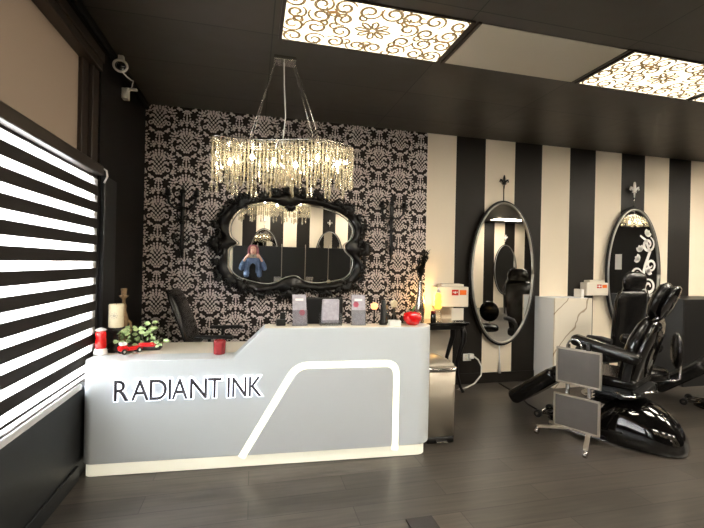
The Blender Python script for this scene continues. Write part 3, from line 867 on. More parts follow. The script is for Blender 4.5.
# ================================================================== WALL SCONCES
def sconce(x, label):
    e = empty('wall_sconce', (x, YB - 0.01, 1.48)); tag(e, label, 'sconce', 'black wrought wall ornaments'); e.scale = (1.35, 1.2, 1.0)
    b = MB()
    b.tube([(0, -0.03, 0.0), (0, -0.035, 0.12), (0, -0.03, 0.4), (0, -0.035, 0.62), (0, -0.03, 0.75)], [0.006, 0.016, 0.012, 0.018, 0.004], 8)
    for z, r in ((0.10, 0.022), (0.36, 0.024), (0.5, 0.02), (0.68, 0.026)): b.ball((0, -0.035, z), r, r * 0.8, r, 10)
    b.build('stem', 'black_frame', e)
    for k in (-1, 1):
        for pts_, rr_ in (([(0, -0.04, 0.52), (0.05 * k, -0.06, 0.50), (0.09 * k, -0.07, 0.55), (0.10 * k, -0.07, 0.62)], [0.012, 0.011, 0.010, 0.008]),
                          ([(0, -0.03, 0.20), (0.04 * k, -0.035, 0.16), (0.055 * k, -0.035, 0.22), (0.03 * k, -0.035, 0.25)], [0.012, 0.010, 0.008, 0.004]),
                          ([(0, -0.03, 0.40), (0.035 * k, -0.035, 0.44), (0.03 * k, -0.035, 0.38)], [0.010, 0.009, 0.004])):
            a = MB(); a.tube(pts_, rr_, 8); a.build('scroll_arm', 'black_frame', e)
    for k in (-1, 1):
        c = MB(); c.lathe([(0.012, 0.0), (0.028, 0.012), (0.03, 0.02), (0.02, 0.024), (0.018, 0.07)], (0.10 * k, -0.07, 0.62), 12)
        c.build('candle_cup', 'black_frame', e)
    return e
sconce(-0.715, 'black wrought iron wall ornament left of the ornate mirror')
sconce(1.552, 'black wrought iron wall ornament right of the ornate mirror')

# ================================================================== STATION PARTITIONS
def half_wall(x0, x1, y0, zt, front, side, label, vein=False):
    e = empty('half_wall', (x0, y0, 0)); tag(e, label, 'half wall')
    d = YB - y0
    b = MB(); b.box(0.018, x1 - x0, 0.018, d - 0.002, 0, zt); b.build('body', 'box_white' if side == 'box_white' else 'box_black', e, bevel=0.004)
    MB().box(0.0, x1 - x0, 0, 0.018, 0, zt + 0.002).build('front_panel', front, e, bevel=0.002)
    MB().box(0.0, 0.018, 0.018, d - 0.002, 0, zt + 0.002).build('side_panel', side, e, bevel=0.002)
    return e
half_wall(3.54, 4.08, 4.14, 1.085, 'marble', 'box_white', 'waist-high white half wall with a veined marble front beside the oval mirror')
half_wall(5.23, 6.3, 3.9, 1.09, 'box_black', 'box_grey', 'black and slate half wall behind the tattoo chair headrest')

# ================================================================== TATTOO CHAIRS
TH = -1.0875
def sbox(mb, p, q, hw, th):
    """cushion box from p to q in the (a,z) plane, half width hw in b, thickness th"""
    p = Vector((p[0], 0, p[1])); q = Vector((q[0], 0, q[1])); d = (q - p); n = Vector((-d.z, 0, d.x)).normalized() * th / 2
    mb.obox((p + q) / 2, d / 2, (0, hw, 0), n)
def tattoo_chair(loc, label, group):
    e = empty('tattoo_chair', (loc[0], loc[1], 0), TH); tag(e, label, 'tattoo chair', group)
    # sculpted glossy base
    rings = []
    for a, w, h in ((-0.48, 0.10, 0.03), (-0.40, 0.17, 0.055), (-0.25, 0.20, 0.08), (-0.10, 0.225, 0.16), (0.0, 0.245, 0.27), (0.10, 0.26, 0.36), (0.20, 0.265, 0.365), (0.32, 0.25, 0.33), (0.42, 0.225, 0.265), (0.49, 0.19, 0.19), (0.54, 0.13, 0.11), (0.56, 0.06, 0.04)):
        r = []
        for k in range(17):
            t = pi * k / 16
            cx_, sz = cos(t), sin(t)
            r.append((a, -w * (abs(cx_) ** 0.7) * (1 if cx_ > 0 else -1), 0.012 + h * (sz ** 0.75)))
        rings.append(r)
    b = MB(); b.loft(rings); b.build('base_shell', 'black_gloss', e, smooth=True)
    pl = MB(); pl.lathe([(0.98, 0.0), (1.0, 0.006), (1.0, 0.014), (0.97, 0.018)], (0.03, 0, 0), 40, sx=0.53, sy=0.255); pl.build('base_plate', 'chrome', e)
    wl = MB()
    for s in (-1, 1): wl.lathe([(0.028, -0.014), (0.032, 0), (0.028, 0.014)], (0, 0, 0), 14)
    wl.bm.free()
    for s in (-1, 1):
        w_ = MB(); w_.tube([(-0.56, s * 0.13 - 0.02, 0.035), (-0.56, s * 0.13 + 0.02, 0.035)], 0.034, 14); w_.build('foot_roller', 'black_plastic', e)
    ft = MB(); ft.tube([(-0.56, -0.16, 0.04), (-0.56, 0.16, 0.04)], 0.012, 8)
    for s in (-1, 1): ft.tube([(-0.56, s * 0.09, 0.04), (-0.30, s * 0.09, 0.06), (-0.1, s * 0.09, 0.07)], 0.014, 8)
    ft.build('foot_bar', 'chrome', e)
    col = MB(); col.box(-0.08, 0.12, -0.10, 0.10, 0.27, 0.45)
    for i in range(5): col.box(-0.095, 0.135, -0.115, 0.115, 0.29 + i * 0.03, 0.30 + i * 0.03)
    col.build('lift_column', 'black_plastic', e, bevel=0.004)
    fr = MB(); fr.box(-0.42, 0.30, -0.24, 0.24, 0.43, 0.465)
    fr.tube([(0.30, -0.27, 0.45), (0.24, -0.29, 0.42), (0.16, -0.28, 0.40), (0.10, -0.26, 0.44)], 0.012, 8)
    fr.build('seat_frame', 'black_plastic', e, bevel=0.006)
    lv = MB(); lv.tube([(0.24, -0.27, 0.47), (0.27, -0.30, 0.44), (0.20, -0.31, 0.43), (0.14, -0.30, 0.45)], 0.011, 8); lv.tube([(0.30, 0.2, 0.46), (0.34, 0.0, 0.44), (0.30, -0.2, 0.46)], 0.010, 8)
    lv.build('release_lever', 'chrome', e)
    s_ = MB(); sbox(s_, (-0.40, 0.505), (0.26, 0.515), 0.265, 0.09); s_.build('seat', 'leather', e, bevel=0.035, seg=5)
    s_ = MB(); sbox(s_, (-0.38, 0.475), (-0.80, 0.135), 0.26, 0.14); s_.build('leg_rest', 'leather', e, bevel=0.055, seg=6)
    lf = MB(); sbox(lf, (-0.38, 0.42), (-0.68, 0.16), 0.22, 0.02); lf.build('leg_rest_back', 'black_gloss', e, bevel=0.004)
    bk = empty('backrest', (0, 0, 0)); bk.parent = e
    s_ = MB()
    rings = []
    for (a, z_, hw, th) in ((0.15, 0.50, 0.20, 0.03), (0.16, 0.56, 0.25, 0.10), (0.19, 0.70, 0.26, 0.12), (0.24, 0.88, 0.25, 0.12), (0.285, 1.0, 0.21, 0.10), (0.30, 1.06, 0.15, 0.04)):
        rings.append([(a + (th * 0.5) * (abs(sin(t)) ** 0.6) * (1 if sin(t) > 0 else -1), hw * (abs(cos(t)) ** 0.5) * (1 if cos(t) > 0 else -1), z_ - 0.25 * (th * 0.5) * sin(t)) for t in [2 * pi * k / 28 for k in range(28)]])
    s_.loft(rings); s_.build('back_cushion', 'leather', bk, smooth=True)
    s_ = MB(); rings = []
    for (a, z_, hw, th) in ((0.22, 0.48, 0.19, 0.02), (0.235, 0.56, 0.245, 0.09), (0.27, 0.74, 0.262, 0.11), (0.32, 0.90, 0.25, 0.10), (0.345, 1.0, 0.205, 0.07), (0.355, 1.05, 0.15, 0.02)):
        rings.append([(a + (th * 0.5) * sin(t), hw * (abs(cos(t)) ** 0.6) * (1 if cos(t) > 0 else -1), z_) for t in [2 * pi * k / 28 for k in range(28)]])
    s_.loft(rings); s_.build('back_shell', 'black_gloss', bk, smooth=True)
    st = MB()
    for s in (-1, 1): st.tube([(0.32, s * 0.06, 0.98), (0.35, s * 0.06, 1.05), (0.38, s * 0.06, 1.12)], 0.010, 8)
    st.build('headrest_post', 'chrome', bk)
    # headrest: a thick oval pad
    hd = MB(); rings = []
    for (t_, hw, th) in ((0, 0.06, 0.03), (0.08, 0.12, 0.08), (0.3, 0.155, 0.115), (0.6, 0.155, 0.115), (0.9, 0.12, 0.09), (1.0, 0.06, 0.03)):
        a = 0.30 + 0.11 * t_; z_ = 1.06 + 0.285 * t_
        rings.append([(a + (th * 0.5) * sin(t) * 0.9, hw * (abs(cos(t)) ** 0.7) * (1 if cos(t) > 0 else -1), z_ - 0.4 * (th * 0.5) * sin(t)) for t in [2 * pi * k / 24 for k in range(24)]])
    hd.loft(rings); hd.build('headrest', 'leather', e, smooth=True)
    hs = MB(); rings = []
    for (t_, hw, th) in ((0, 0.05, 0.02), (0.1, 0.11, 0.05), (0.35, 0.145, 0.07), (0.7, 0.14, 0.07), (0.95, 0.10, 0.05), (1.0, 0.05, 0.02)):
        a = 0.365 + 0.11 * t_; z_ = 1.05 + 0.275 * t_
        rings.append([(a + (th * 0.5) * sin(t), hw * cos(t), z_ - 0.3 * (th * 0.5) * sin(t)) for t in [2 * pi * k / 24 for k in range(24)]])
    hs.loft(rings); hs.build('headrest_shell', 'black_gloss', e, smooth=True)
    for s in (-1, 1):
        am = MB(); h_ = 0.25 if s < 0 else 0.16; am.obox((0.31 - h_, s * 0.35, 0.745 + 0.2 * h_), (h_, 0, -0.2 * h_), (0, 0.06, 0), (0.01, 0, 0.046)); am.build('armrest', 'leather', e, bevel=0.04, seg=6)
        bb = MB(); bb.obox((0.22, s * 0.31, 0.66), (0.03, 0, 0.0), (0, 0.012, 0), (0.02, 0, 0.11)); bb.obox((0.16, s * 0.335, 0.745), (0.08, 0, -0.02), (0, 0.03, 0), (0, 0, 0.012))
        bb.build('armrest_bracket', 'black_gloss', e, bevel=0.006)
    return e
tattoo_chair((3.098, 2.943), 'reclining black tattoo chair with glossy bulging base behind the rolling panel stand', 'black tattoo chairs')
tattoo_chair((4.931, 2.95), 'second black tattoo chair, only its leg rest showing at the right edge', 'black tattoo chairs')

# ================================================================== ROLLING STAND WITH METAL PANELS
ST = empty('rolling_tray_stand', (3.098, 2.943, 0), TH)
tag(ST, 'chrome stand on casters holding two square grey metal panels, one above the other', 'stand')
def tray(z0, z1, a0, a1, b=-0.42):
    e = MB(); e.box(a0 + 0.012, a1 - 0.012, b - 0.006, b + 0.006, z0 + 0.012, z1 - 0.012); p = e.build('metal_panel', 'steel_panel', ST)
    f = MB()
    f.box(a0, a1, b - 0.014, b + 0.010, z0, z0 + 0.016); f.box(a0, a1, b - 0.014, b + 0.010, z1 - 0.016, z1)
    f.box(a0, a0 + 0.016, b - 0.014, b + 0.010, z0, z1); f.box(a1 - 0.016, a1, b - 0.014, b + 0.010, z0, z1)
    f.build('panel_rim', 'steel', p, bevel=0.004)
tray(0.465, 0.77, -0.285, 0.068); tray(0.083, 0.372, -0.30, 0.062)
ps = MB()
for a in (-0.20, -0.03): ps.box(a - 0.014, a + 0.014, -0.404, -0.384, 0.06, 0.80)
ps.build('upright', 'chrome', ST, bevel=0.004)
hp = MB(); hp.tube([(-0.205 + 0.06 - 0.06 * cos(pi * k / 10), -0.415, 0.765 + 0.085 * sin(pi * k / 10)) for k in range(11)], 0.008, 8); hp.box(-0.05, -0.018, -0.43, -0.41, 0.76, 0.83)
hp.build('carry_handle', 'chrome', ST)
bs = MB()
bs.box(-0.22, -0.005, -0.41, -0.385, 0.055, 0.085)
bs.build('cross_bar', 'chrome', ST, bevel=0.004)
for (a0, b0, a1, b1) in ((-0.20, -0.40, -0.39, -0.54), (-0.03, -0.40, 0.05, -0.70), (-0.20, -0.40, -0.36, -0.345)):
    lg = MB(); d = Vector((a1 - a0, b1 - b0, 0)); n = Vector((-d.y, d.x, 0)).normalized() * 0.017
    lg.obox(((a0 + a1) / 2, (b0 + b1) / 2, 0.075), d / 2 + Vector((0, 0, -0.006)), n, (0, 0, 0.011)); lo = lg.build('leg', 'steel', ST, bevel=0.003)
    c = MB(); c.tube([(a1, b1, 0.06), (a1, b1, 0.03)], 0.008, 8); c.tube([(a1 - 0.013, b1, 0.024), (a1 + 0.013, b1, 0.024)], 0.024, 14); c.build('caster', 'chrome', lo)

# ================================================================== STOOL
SB = empty('rolling_stool', (3.64, 3.09, 0), -0.78)
tag(SB, 'black padded rolling stool with oval back behind the tattoo chair', 'stool')
s_ = MB(); s_.lathe([(0.02, 0.43), (0.185, 0.432), (0.205, 0.45), (0.205, 0.495), (0.185, 0.525), (0.02, 0.53)], (0, 0, 0), 32); s_.build('seat', 'leather', SB, smooth=True)
s_ = MB(); s_.tube([(0, 0, 0.43), (0, 0, 0.22)], 0.014, 12); s_.tube([(0, 0, 0.24), (0, 0, 0.10)], 0.026, 12, None); s_.build('gas_column', 'chrome', SB)
for k in range(5):
    a = k * 2 * pi / 5; lg = MB(); lg.tube([(0, 0, 0.11), (0.12 * cos(a), 0.12 * sin(a), 0.095), (0.25 * cos(a), 0.25 * sin(a), 0.07)], [0.022, 0.017, 0.012], 8); lo = lg.build('leg', 'black_plastic', SB)
    c = MB(); c.tube([(0.25 * cos(a) - 0.015, 0.25 * sin(a), 0.027), (0.25 * cos(a) + 0.015, 0.25 * sin(a), 0.027)], 0.027, 12); c.tube([(0.25 * cos(a), 0.25 * sin(a), 0.07), (0.25 * cos(a), 0.25 * sin(a), 0.03)], 0.006, 6); c.build('caster', 'black_plastic', lo)
s_ = MB(); s_.tube([(0.05, 0, 0.425), (0.24, 0, 0.425), (0.28, 0, 0.45), (0.285, 0, 0.56), (0.28, 0, 0.66)], 0.010, 8); s_.build('back_bracket', 'chrome', SB)
s_ = MB(); s_.ball((0.255, 0, 0.71), 0.045, 0.16, 0.17, 20); s_.build('backrest', 'leather', SB, smooth=True)

# ================================================================== SALON CHAIR
SC = empty('salon_chair', (3.93, 3.68, 0), 0.1); SC.scale = (0.86, 0.9, 1.0)
tag(SC, 'black salon chair with rounded headrest facing the oval mirror with scroll decal', 'chair')
s_ = MB(); s_.lathe([(0.27, 0.0), (0.28, 0.012), (0.26, 0.03), (0.05, 0.045), (0.035, 0.06), (0.035, 0.42)], (0, 0.1, 0), 36); s_.build('pedestal', 'chrome', SC)
s_ = MB(); s_.box(-0.27, 0.27, -0.12, 0.36, 0.43, 0.55); s_.build('seat', 'leather', SC, bevel=0.045, seg=5)
def slab(name, rows, mm, par):
    s_ = MB(); rings = []
    for (y, z_, hw, th) in rows:
        rings.append([(hw * (abs(cos(t)) ** 0.5) * (1 if cos(t) > 0 else -1), y + th * 0.5 * sin(t), z_) for t in [2 * pi * k / 28 for k in range(28)]])
    s_.loft(rings); return s_.build(name, mm, par, smooth=True)
slab('backrest', [(-0.10, 0.50, 0.16, 0.04), (-0.12, 0.55, 0.22, 0.10), (-0.16, 0.80, 0.25, 0.12), (-0.20, 1.10, 0.26, 0.12), (-0.22, 1.20, 0.245, 0.10), (-0.225, 1.235, 0.20, 0.03)], 'leather', SC)
slab('headrest', [(-0.23, 1.23, 0.12, 0.03), (-0.235, 1.25, 0.18, 0.08), (-0.245, 1.33, 0.20, 0.09), (-0.25, 1.40, 0.17, 0.08), (-0.25, 1.43, 0.10, 0.02)], 'leather', SC)
for s in (-1, 1):
    s_ = MB(); s_.tube([(s * 0.27, -0.17, 0.68), (s * 0.29, -0.05, 0.69), (s * 0.29, 0.12, 0.68), (s * 0.285, 0.2, 0.62), (s * 0.27, 0.18, 0.50)], [0.03, 0.034, 0.032, 0.026, 0.02], 10); s_.build('armrest', 'black_plastic', SC)
s_ = MB(); s_.tube([(-0.27, -0.19, 0.75), (-0.275, -0.235, 1.15), (-0.2, -0.25, 1.26)], 0.007, 6); s_.build('back_edge_highlight', 'dark_metal', SC)  # tubes stand in for the highlight along the back's edges
s_ = MB(); s_.tube([(0.27, -0.19, 0.75), (0.275, -0.235, 1.15), (0.2, -0.25, 1.26)], 0.007, 6); s_.build('back_edge_highlight', 'dark_metal', SC)
s_ = MB(); s_.box(-0.18, 0.18, 0.34, 0.45, 0.16, 0.18); s_.tube([(0, 0.12, 0.30), (0, 0.38, 0.17)], 0.018, 8); s_.build('foot_rest', 'chrome', SC, bevel=0.004)

# ================================================================== OFFICE CHAIR BEHIND DESK
OC = empty('office_chair', (-0.38, 4.0, 0), 1.45)
tag(OC, 'black office chair with tilted back behind the low end of the desk', 'chair')
slab('backrest', [(0.10, 0.56, 0.17, 0.03), (0.12, 0.60, 0.21, 0.06), (0.20, 0.85, 0.23, 0.07), (0.30, 1.10, 0.22, 0.07), (0.335, 1.18, 0.19, 0.04)], 'leather', OC)
s_ = MB(); s_.box(-0.24, 0.24, -0.28, 0.12, 0.44, 0.52); s_.build('seat', 'leather', OC, bevel=0.03, seg=4)
s_ = MB(); s_.tube([(0, -0.12, 0.44), (0, -0.12, 0.10)], 0.025, 12); s_.tube([(0, 0.05, 0.44), (0, 0.15, 0.50), (0, 0.17, 0.75)], 0.02, 8); s_.build('gas_column', 'black_plastic', OC)
for k in range(5):
    a = k * 2 * pi / 5 + 0.3; lg = MB(); lg.tube([(0, -0.12, 0.11), (0.24 * cos(a), -0.12 + 0.24 * sin(a), 0.075)], [0.024, 0.014], 8); lo = lg.build('leg', 'black_plastic', OC)
    c = MB(); c.tube([(0.24 * cos(a) - 0.02, -0.12 + 0.24 * sin(a), 0.03), (0.24 * cos(a) + 0.02, -0.12 + 0.24 * sin(a), 0.03)], 0.03, 12); c.tube([(0.24 * cos(a), -0.12 + 0.24 * sin(a), 0.03), (0.24 * cos(a), -0.12 + 0.24 * sin(a), 0.075)], 0.008, 6); c.build('caster', 'black_plastic', lo)
for s in (-1, 1):
    s_ = MB(); s_.tube([(s * 0.25, -0.05, 0.48), (s * 0.29, -0.06, 0.52), (s * 0.29, -0.06, 0.78)], 0.015, 8); s_.box(s * 0.29 - 0.035, s * 0.29 + 0.035, -0.26, 0.06, 0.775, 0.80); s_.build('armrest', 'black_plastic', OC, bevel=0.006)

# monitor on the work surface, seen over the ledge
MO = empty('monitor', (0.62, 3.38, 0.745 - 0.104), -0.06)
MO.location.z = 0.745
tag(MO, 'dark monitor on the work surface behind the desk ledge, under the ornate mirror', 'monitor')
MB().box(-0.13, 0.13, -0.10, 0.10, 0.0, 0.012).build('foot', 'black_plastic', MO, bevel=0.004)
MB().box(-0.03, 0.03, -0.01, 0.02, 0.012, 0.16).build('neck', 'black_plastic', MO, bevel=0.004)
MB().box(-0.19, 0.13, -0.035, -0.005, 0.10, 0.42).build('housing', 'black_plastic', MO, bevel=0.02)

# ================================================================== SIDE TABLE + WASTE BIN
TB = empty('console_table', (2.20, 4.30, 0)); tag(TB, 'black console table with curved legs against the cream stripe behind the bin', 'table')
s_ = MB(); s_.box(-0.43, 0.20, -0.17, 0.17, 0.79, 0.815); s_.box(-0.415, 0.185, -0.155, 0.155, 0.775, 0.79); s_.build('table_top', 'black_gloss', TB, bevel=0.006)
MB().box(-0.37, 0.15, -0.14, 0.14, 0.73, 0.775).build('apron', 'black_frame', TB, bevel=0.004)
for sx in (-1, 1):
    for sy in (-1, 1):
        lg = MB(); x0 = -0.115 + sx * 0.245; y0 = sy * 0.125
        pts = [(x0, y0, 0.76), (x0 + sx * 0.022, y0, 0.69), (x0 + sx * 0.02, y0, 0.60), (x0 - sx * 0.02, y0, 0.48), (x0 - sx * 0.055, y0, 0.36), (x0 - sx * 0.05, y0, 0.22), (x0 - sx * 0.01, y0, 0.08), (x0 + sx * 0.025, y0, 0.02), (x0 + sx * 0.045, y0, 0.018)]
        lg.tube(pts, [0.03, 0.034, 0.032, 0.026, 0.022, 0.018, 0.016, 0.02, 0.01], 10); lg.build('leg', 'black_frame', TB)
BN = empty('waste_bin', (1.525, 3.20, 0), -0.03); BN.scale = (0.95, 1, 1.05); tag(BN, 'tall stainless steel step bin with a domed lid at the right end of the desk', 'bin')
def rrect(hx, hy, r, z, n=5):
    out = []
    for cx, cy, a0 in ((hx - r, hy - r, 0), (-hx + r, hy - r, 90), (-hx + r, -hy + r, 180), (hx - r, -hy + r, 270)):
        for k in range(n + 1):
            a = radians(a0 + 90 * k / n); out.append((cx + r * cos(a), cy + r * sin(a), z))
    return out
s_ = MB(); s_.loft([rrect(0.128, 0.17, 0.03, 0.035), rrect(0.135, 0.18, 0.035, 0.56)]); s_.build('body', 'steel', BN)
s_ = MB(); s_.loft([rrect(0.13, 0.172, 0.03, 0.0), rrect(0.13, 0.172, 0.03, 0.05)]); s_.build('base', 'black_plastic', BN)
s_ = MB(); s_.loft([rrect(0.14, 0.185, 0.035, 0.56), rrect(0.142, 0.187, 0.035, 0.585)]); s_.build('rim', 'chrome', BN)
s_ = MB(); s_.loft([rrect(0.13, 0.175, 0.035, 0.585), rrect(0.128, 0.172, 0.05, 0.605), rrect(0.11, 0.15, 0.06, 0.625), rrect(0.07, 0.10, 0.05, 0.64), rrect(0.02, 0.03, 0.015, 0.644)]); s_.build('lid', 'steel', BN, smooth=True)
s_ = MB(); s_.box(-0.05, 0.05, -0.205, -0.165, 0.012, 0.022); s_.build('pedal', 'chrome', BN, bevel=0.003)
# outlet and charger
OU = empty('wall_outlet', (2.60, YB - 0.004, 0.33)); tag(OU, 'white wall outlet on the black stripe above the curling white cable', 'outlet')
MB().box(-0.07, 0.04, -0.006, 0.0, -0.045, 0.045).build('cover_plate', 'white', OU, bevel=0.003)
s_ = MB()
for dz in (-0.02, 0.02): s_.box(-0.045, -0.01, -0.009, -0.006, dz - 0.011, dz + 0.011)
s_.build('sockets', 'sharps', OU, bevel=0.002)
CB = empty('power_cable', (2.60, YB - 0.03, 0.33)); tag(CB, 'white plug and cable curling from the outlet down toward the bin', 'cable')
MB().box(-0.01, 0.05, -0.03, 0.02, -0.01, 0.05).build('plug', 'white', CB, bevel=0.006)
s_ = MB(); s_.tube([(0.05, -0.02, 0.02), (0.10, -0.04, -0.02), (0.135, -0.06, -0.10), (0.12, -0.08, -0.20), (0.02, -0.10, -0.29), (-0.12, -0.12, -0.335), (-0.40, -0.2, -0.342)], 0.009, 8); s_.build('cord', 'white', CB, smooth=True)
fc = MB(); fc.tube([(3.0, 4.44, 0.008), (2.95, 4.0, 0.008), (2.85, 3.7, 0.008), (2.83, 3.45, 0.008)], 0.008, 6)
tag(fc.build('floor_cable', 'black_plastic'), 'black power cable crossing the floor to the tattoo chair base', 'cable')

# ================================================================== SHARPS CONTAINERS
def sharps(x, y, z, w, h, d, label, extra=False):
    e = empty('sharps_container', (x, y, z)); tag(e, label, 'sharps container')
    MB().box(-w / 2, w / 2, -d, 0, 0, h).build('body', 'sharps', e, bevel=0.01)
    MB().box(-w * 0.36, w * 0.36, -d * 0.9, -d * 0.1, h, h + 0.03).build('lid', 'sharps', e, bevel=0.008)
    MB().box(-w * 0.30, w * 0.30, -d * 0.6, -d * 0.35, h + 0.029, h + 0.036).build('slot_flap', 'steel', e, bevel=0.002)
    MB().box(-w * 0.04, w * 0.17, -d - 0.0015, -d, h * 0.58, h * 0.86).build('red_label', 'red_label', e)
    s_ = MB(); s_.lathe([(0.014, 0), (0.014, 0.001)], (0, 0, 0), 14)
    s_.box(-0.030, -0.020, -0.004, 0.010, 0, 0.001); s_.box(0.020, 0.030, -0.004, 0.010, 0, 0.001)
    for v in s_.bm.verts: v.co = Vector((v.co.x + w * 0.065, -d - 0.0018 - v.co.z, v.co.y + h * 0.72))
    s_.build('label_mark', 'white', e)
    MB().box(w * 0.21, w * 0.42, -d - 0.0015, -d, h * 0.60, h * 0.84).build('orange_label', 'orange_label', e)
    return e
sharps(2.30, YB - 0.006, 0.965, 0.41, 0.24, 0.15, 'ivory sharps box with red and orange labels mounted above the console table')
sharps(4.395, YB - 0.006, 1.10, 0.34, 0.17, 0.12, 'ivory sharps box with red and orange labels right of the marble half wall')
nb = MB().box(4.02, 4.06, 4.25, 4.37, 1.087, 1.19).build('notice_card', 'white'); tag(nb, 'small white box standing on the right end of the marble half wall', 'box')

# ================================================================== ITEMS ON THE CONSOLE TABLE
TZ = 0.815
def vase_with_feathers():
    e = empty('feather_vase', (1.845, 4.26, TZ)); tag(e, 'slim silver bottle vase holding black feathers', 'vase')
    s_ = MB(); s_.lathe([(0.03, 0), (0.045, 0.02), (0.058, 0.12), (0.05, 0.22), (0.028, 0.34), (0.024, 0.44), (0.027, 0.47)], (0, 0, 0), 24); s_.build('vase', 'silver_vase', e, smooth=True)
    f = MB(); rg = random.Random(4)
    for k in range(20):
        a = rg.uniform(0, 2 * pi); sp = rg.uniform(0.0, 0.07); H = rg.uniform(0.2, 0.40)
        pts = [(0.01 * cos(a), 0.01 * sin(a), 0.44), (sp * 0.4 * cos(a), sp * 0.4 * sin(a), 0.44 + H * 0.5), (sp * cos(a) + 0.03, sp * sin(a), 0.44 + H)]
        f.tube(pts, 0.002, 4)
        for q in range(16):
            t = 0.25 + 0.75 * q / 16; P0 = Vector(pts[0]).lerp(Vector(pts[1]), min(1, t * 2)) if t < 0.5 else Vector(pts[1]).lerp(Vector(pts[2]), t * 2 - 1)
            b = rg.uniform(0, 2 * pi); d = Vector((cos(b), sin(b), 0.9)) * 0.038; w_ = Vector((-sin(b), cos(b), 0)) * 0.010
            f.face([P0 - w_, P0 + w_, P0 + d])
    f.build('feathers', 'feather', e)
vase_with_feathers()
e = empty('jar_candle', (1.965, 4.16, TZ)); e.scale = (0.9, 0.9, 0.85); tag(e, 'small dark red jar candle between the vase and the yellow lamp', 'candle')
s_ = MB(); s_.lathe([(0.03, 0), (0.034, 0.01), (0.034, 0.10), (0.028, 0.12)], (0, 0, 0), 20); s_.build('jar', 'black_gloss', e, smooth=True)
s_ = MB(); s_.lathe([(0.03, 0.12), (0.03, 0.15), (0.02, 0.155)], (0, 0, 0), 20); s_.build('wax', 'red_dark', e)
s_ = MB(); s_.lathe([(0.002, 0.155), (0.006, 0.160), (0.004, 0.168), (0.001, 0.174)], (0, 0, 0), 8); s_.build('flame', 'amber', e)
e = empty('lava_lamp', (2.05, 4.22, TZ)); e.scale = (0.9, 0.9, 0.88); tag(e, 'glowing yellow lava lamp with a clear base under the sharps box', 'lamp')
s_ = MB(); s_.lathe([(0.05, 0), (0.055, 0.01), (0.048, 0.06), (0.036, 0.13), (0.034, 0.14)], (0, 0, 0), 24); s_.build('base', 'acrylic', e, smooth=True)
s_ = MB(); s_.lathe([(0.036, 0.16), (0.050, 0.19), (0.040, 0.22), (0.050, 0.26), (0.038, 0.30), (0.044, 0.33), (0.028, 0.37)], (0, 0, 0), 24, mod=lambda a, z: 1 + 0.03 * sin(3 * a)); s_.build('glowing_globe', 'lava', e, smooth=True)
s_ = MB(); s_.lathe([(0.03, 0.38), (0.018, 0.43), (0.01, 0.435)], (0, 0, 0), 20); s_.build('cap', 'white', e, smooth=True)
ld = bpy.data.lights.new('glow', 'POINT'); ld.energy = 3.0; ld.color = (1, 0.6, 0.2); ld.shadow_soft_size = 0.05
lo = bpy.data.objects.new('lamp_glow', ld); COL.objects.link(lo); lo.parent = e; lo.location = (-0.03, 0.10, 0.28)
e = empty('card_stand', (2.30, 4.24, TZ)); tag(e, 'clear plastic stand with a white card beside the yellow lamp', 'card stand')
MB().box(-0.07, 0.08, -0.03, 0.03, 0, 0.012).build('foot', 'acrylic', e); MB().box(-0.07, 0.08, -0.004, 0.0, 0.012, 0.15).build('card', 'sharps', e)

# ================================================================== ITEMS ON THE DESK LEDGE
ca, sa = cos(-0.06), sin(-0.06)
def dpos(s, t, z): return (-1.03 + s * ca - t * sa, 3.0 + s * sa + t * ca, z)
ZT = HH + 0.002
def brochure(s, label, flip):
    e = empty('brochure_holder', dpos(s, 0.12, ZT), -0.06 + flip * 0.1); tag(e, label, 'brochure holder', 'clear brochure holders on the ledge')
    tl = 0.035
    s_ = MB(); s_.obox((0, 0.0, 0.115), (0.052, 0, 0), (0, 0.0012, 0), (0, tl, 0.112)); s_.build('brochure', 'card_print', e)
    s_ = MB(); s_.obox((0, 0.007, 0.115), (0.056, 0, 0), (0, 0.0015, 0), (0, tl, 0.115)); s_.obox((0, -0.035, 0.06), (0.056, 0, 0), (0, 0.0015, 0), (0, tl * 0.5, 0.055)); s_.box(-0.056, 0.056, -0.045, 0.03, 0, 0.004)
    s_.build('acrylic_stand', 'acrylic', e)
    s_ = MB()
    for k in range(6):
        a = k * pi / 3; pl = leaf2(0.018 * flip, 0.125 - 0.03 * flip, a, 0.022, 0.018)
        s_.face([(x_, -0.0025 + (z_ - 0.115) * tl / 0.112, z_) for x_, z_ in pl])
    s_.build('rose_print', 'pink_print', e)
    s_ = MB(); s_.obox((0, -0.003 + 0.075 * tl / 0.112, 0.19), (0.03, 0, 0), (0, 0.0006, 0), (0, 0.002, 0.008)); s_.build('heading_bar', 'white', e)
brochure(1.372, 'clear stand with a grey brochure at the left of the desk ledge', 1)
brochure(1.822, 'clear stand with a grey brochure right of the business card holder', -1)
e = empty('card_holder', dpos(1.605, 0.11, ZT), -0.06); tag(e, 'wide clear holder with a thick stack of grey cards at the ledge middle', 'card holder')
s_ = MB(); s_.obox((0, 0.01, 0.105), (0.066, 0, 0.0), (0, 0.016, 0), (0.004, 0.02, 0.09)); s_.build('card_stack', 'card_print', e, bevel=0.012)
s_ = MB(); s_.box(-0.082, 0.082, -0.05, 0.05, 0, 0.014); s_.box(-0.082, 0.082, -0.05, -0.046, 0.0, 0.045); s_.box(-0.082, -0.078, -0.05, 0.05, 0, 0.09); s_.box(0.078, 0.082, -0.05, 0.05, 0, 0.09); s_.build('acrylic_tray', 'acrylic', e)
e = empty('pen_cup', dpos(1.235, 0.12, ZT), 0); tag(e, 'small black notched holder at the left end of the high ledge', 'holder')
s_ = MB(); s_.box(-0.034, 0.034, -0.028, 0.028, 0, 0.045); s_.box(-0.006, 0.032, -0.004, 0.022, 0.045, 0.095); s_.build('body', 'black_plastic', e, bevel=0.004)
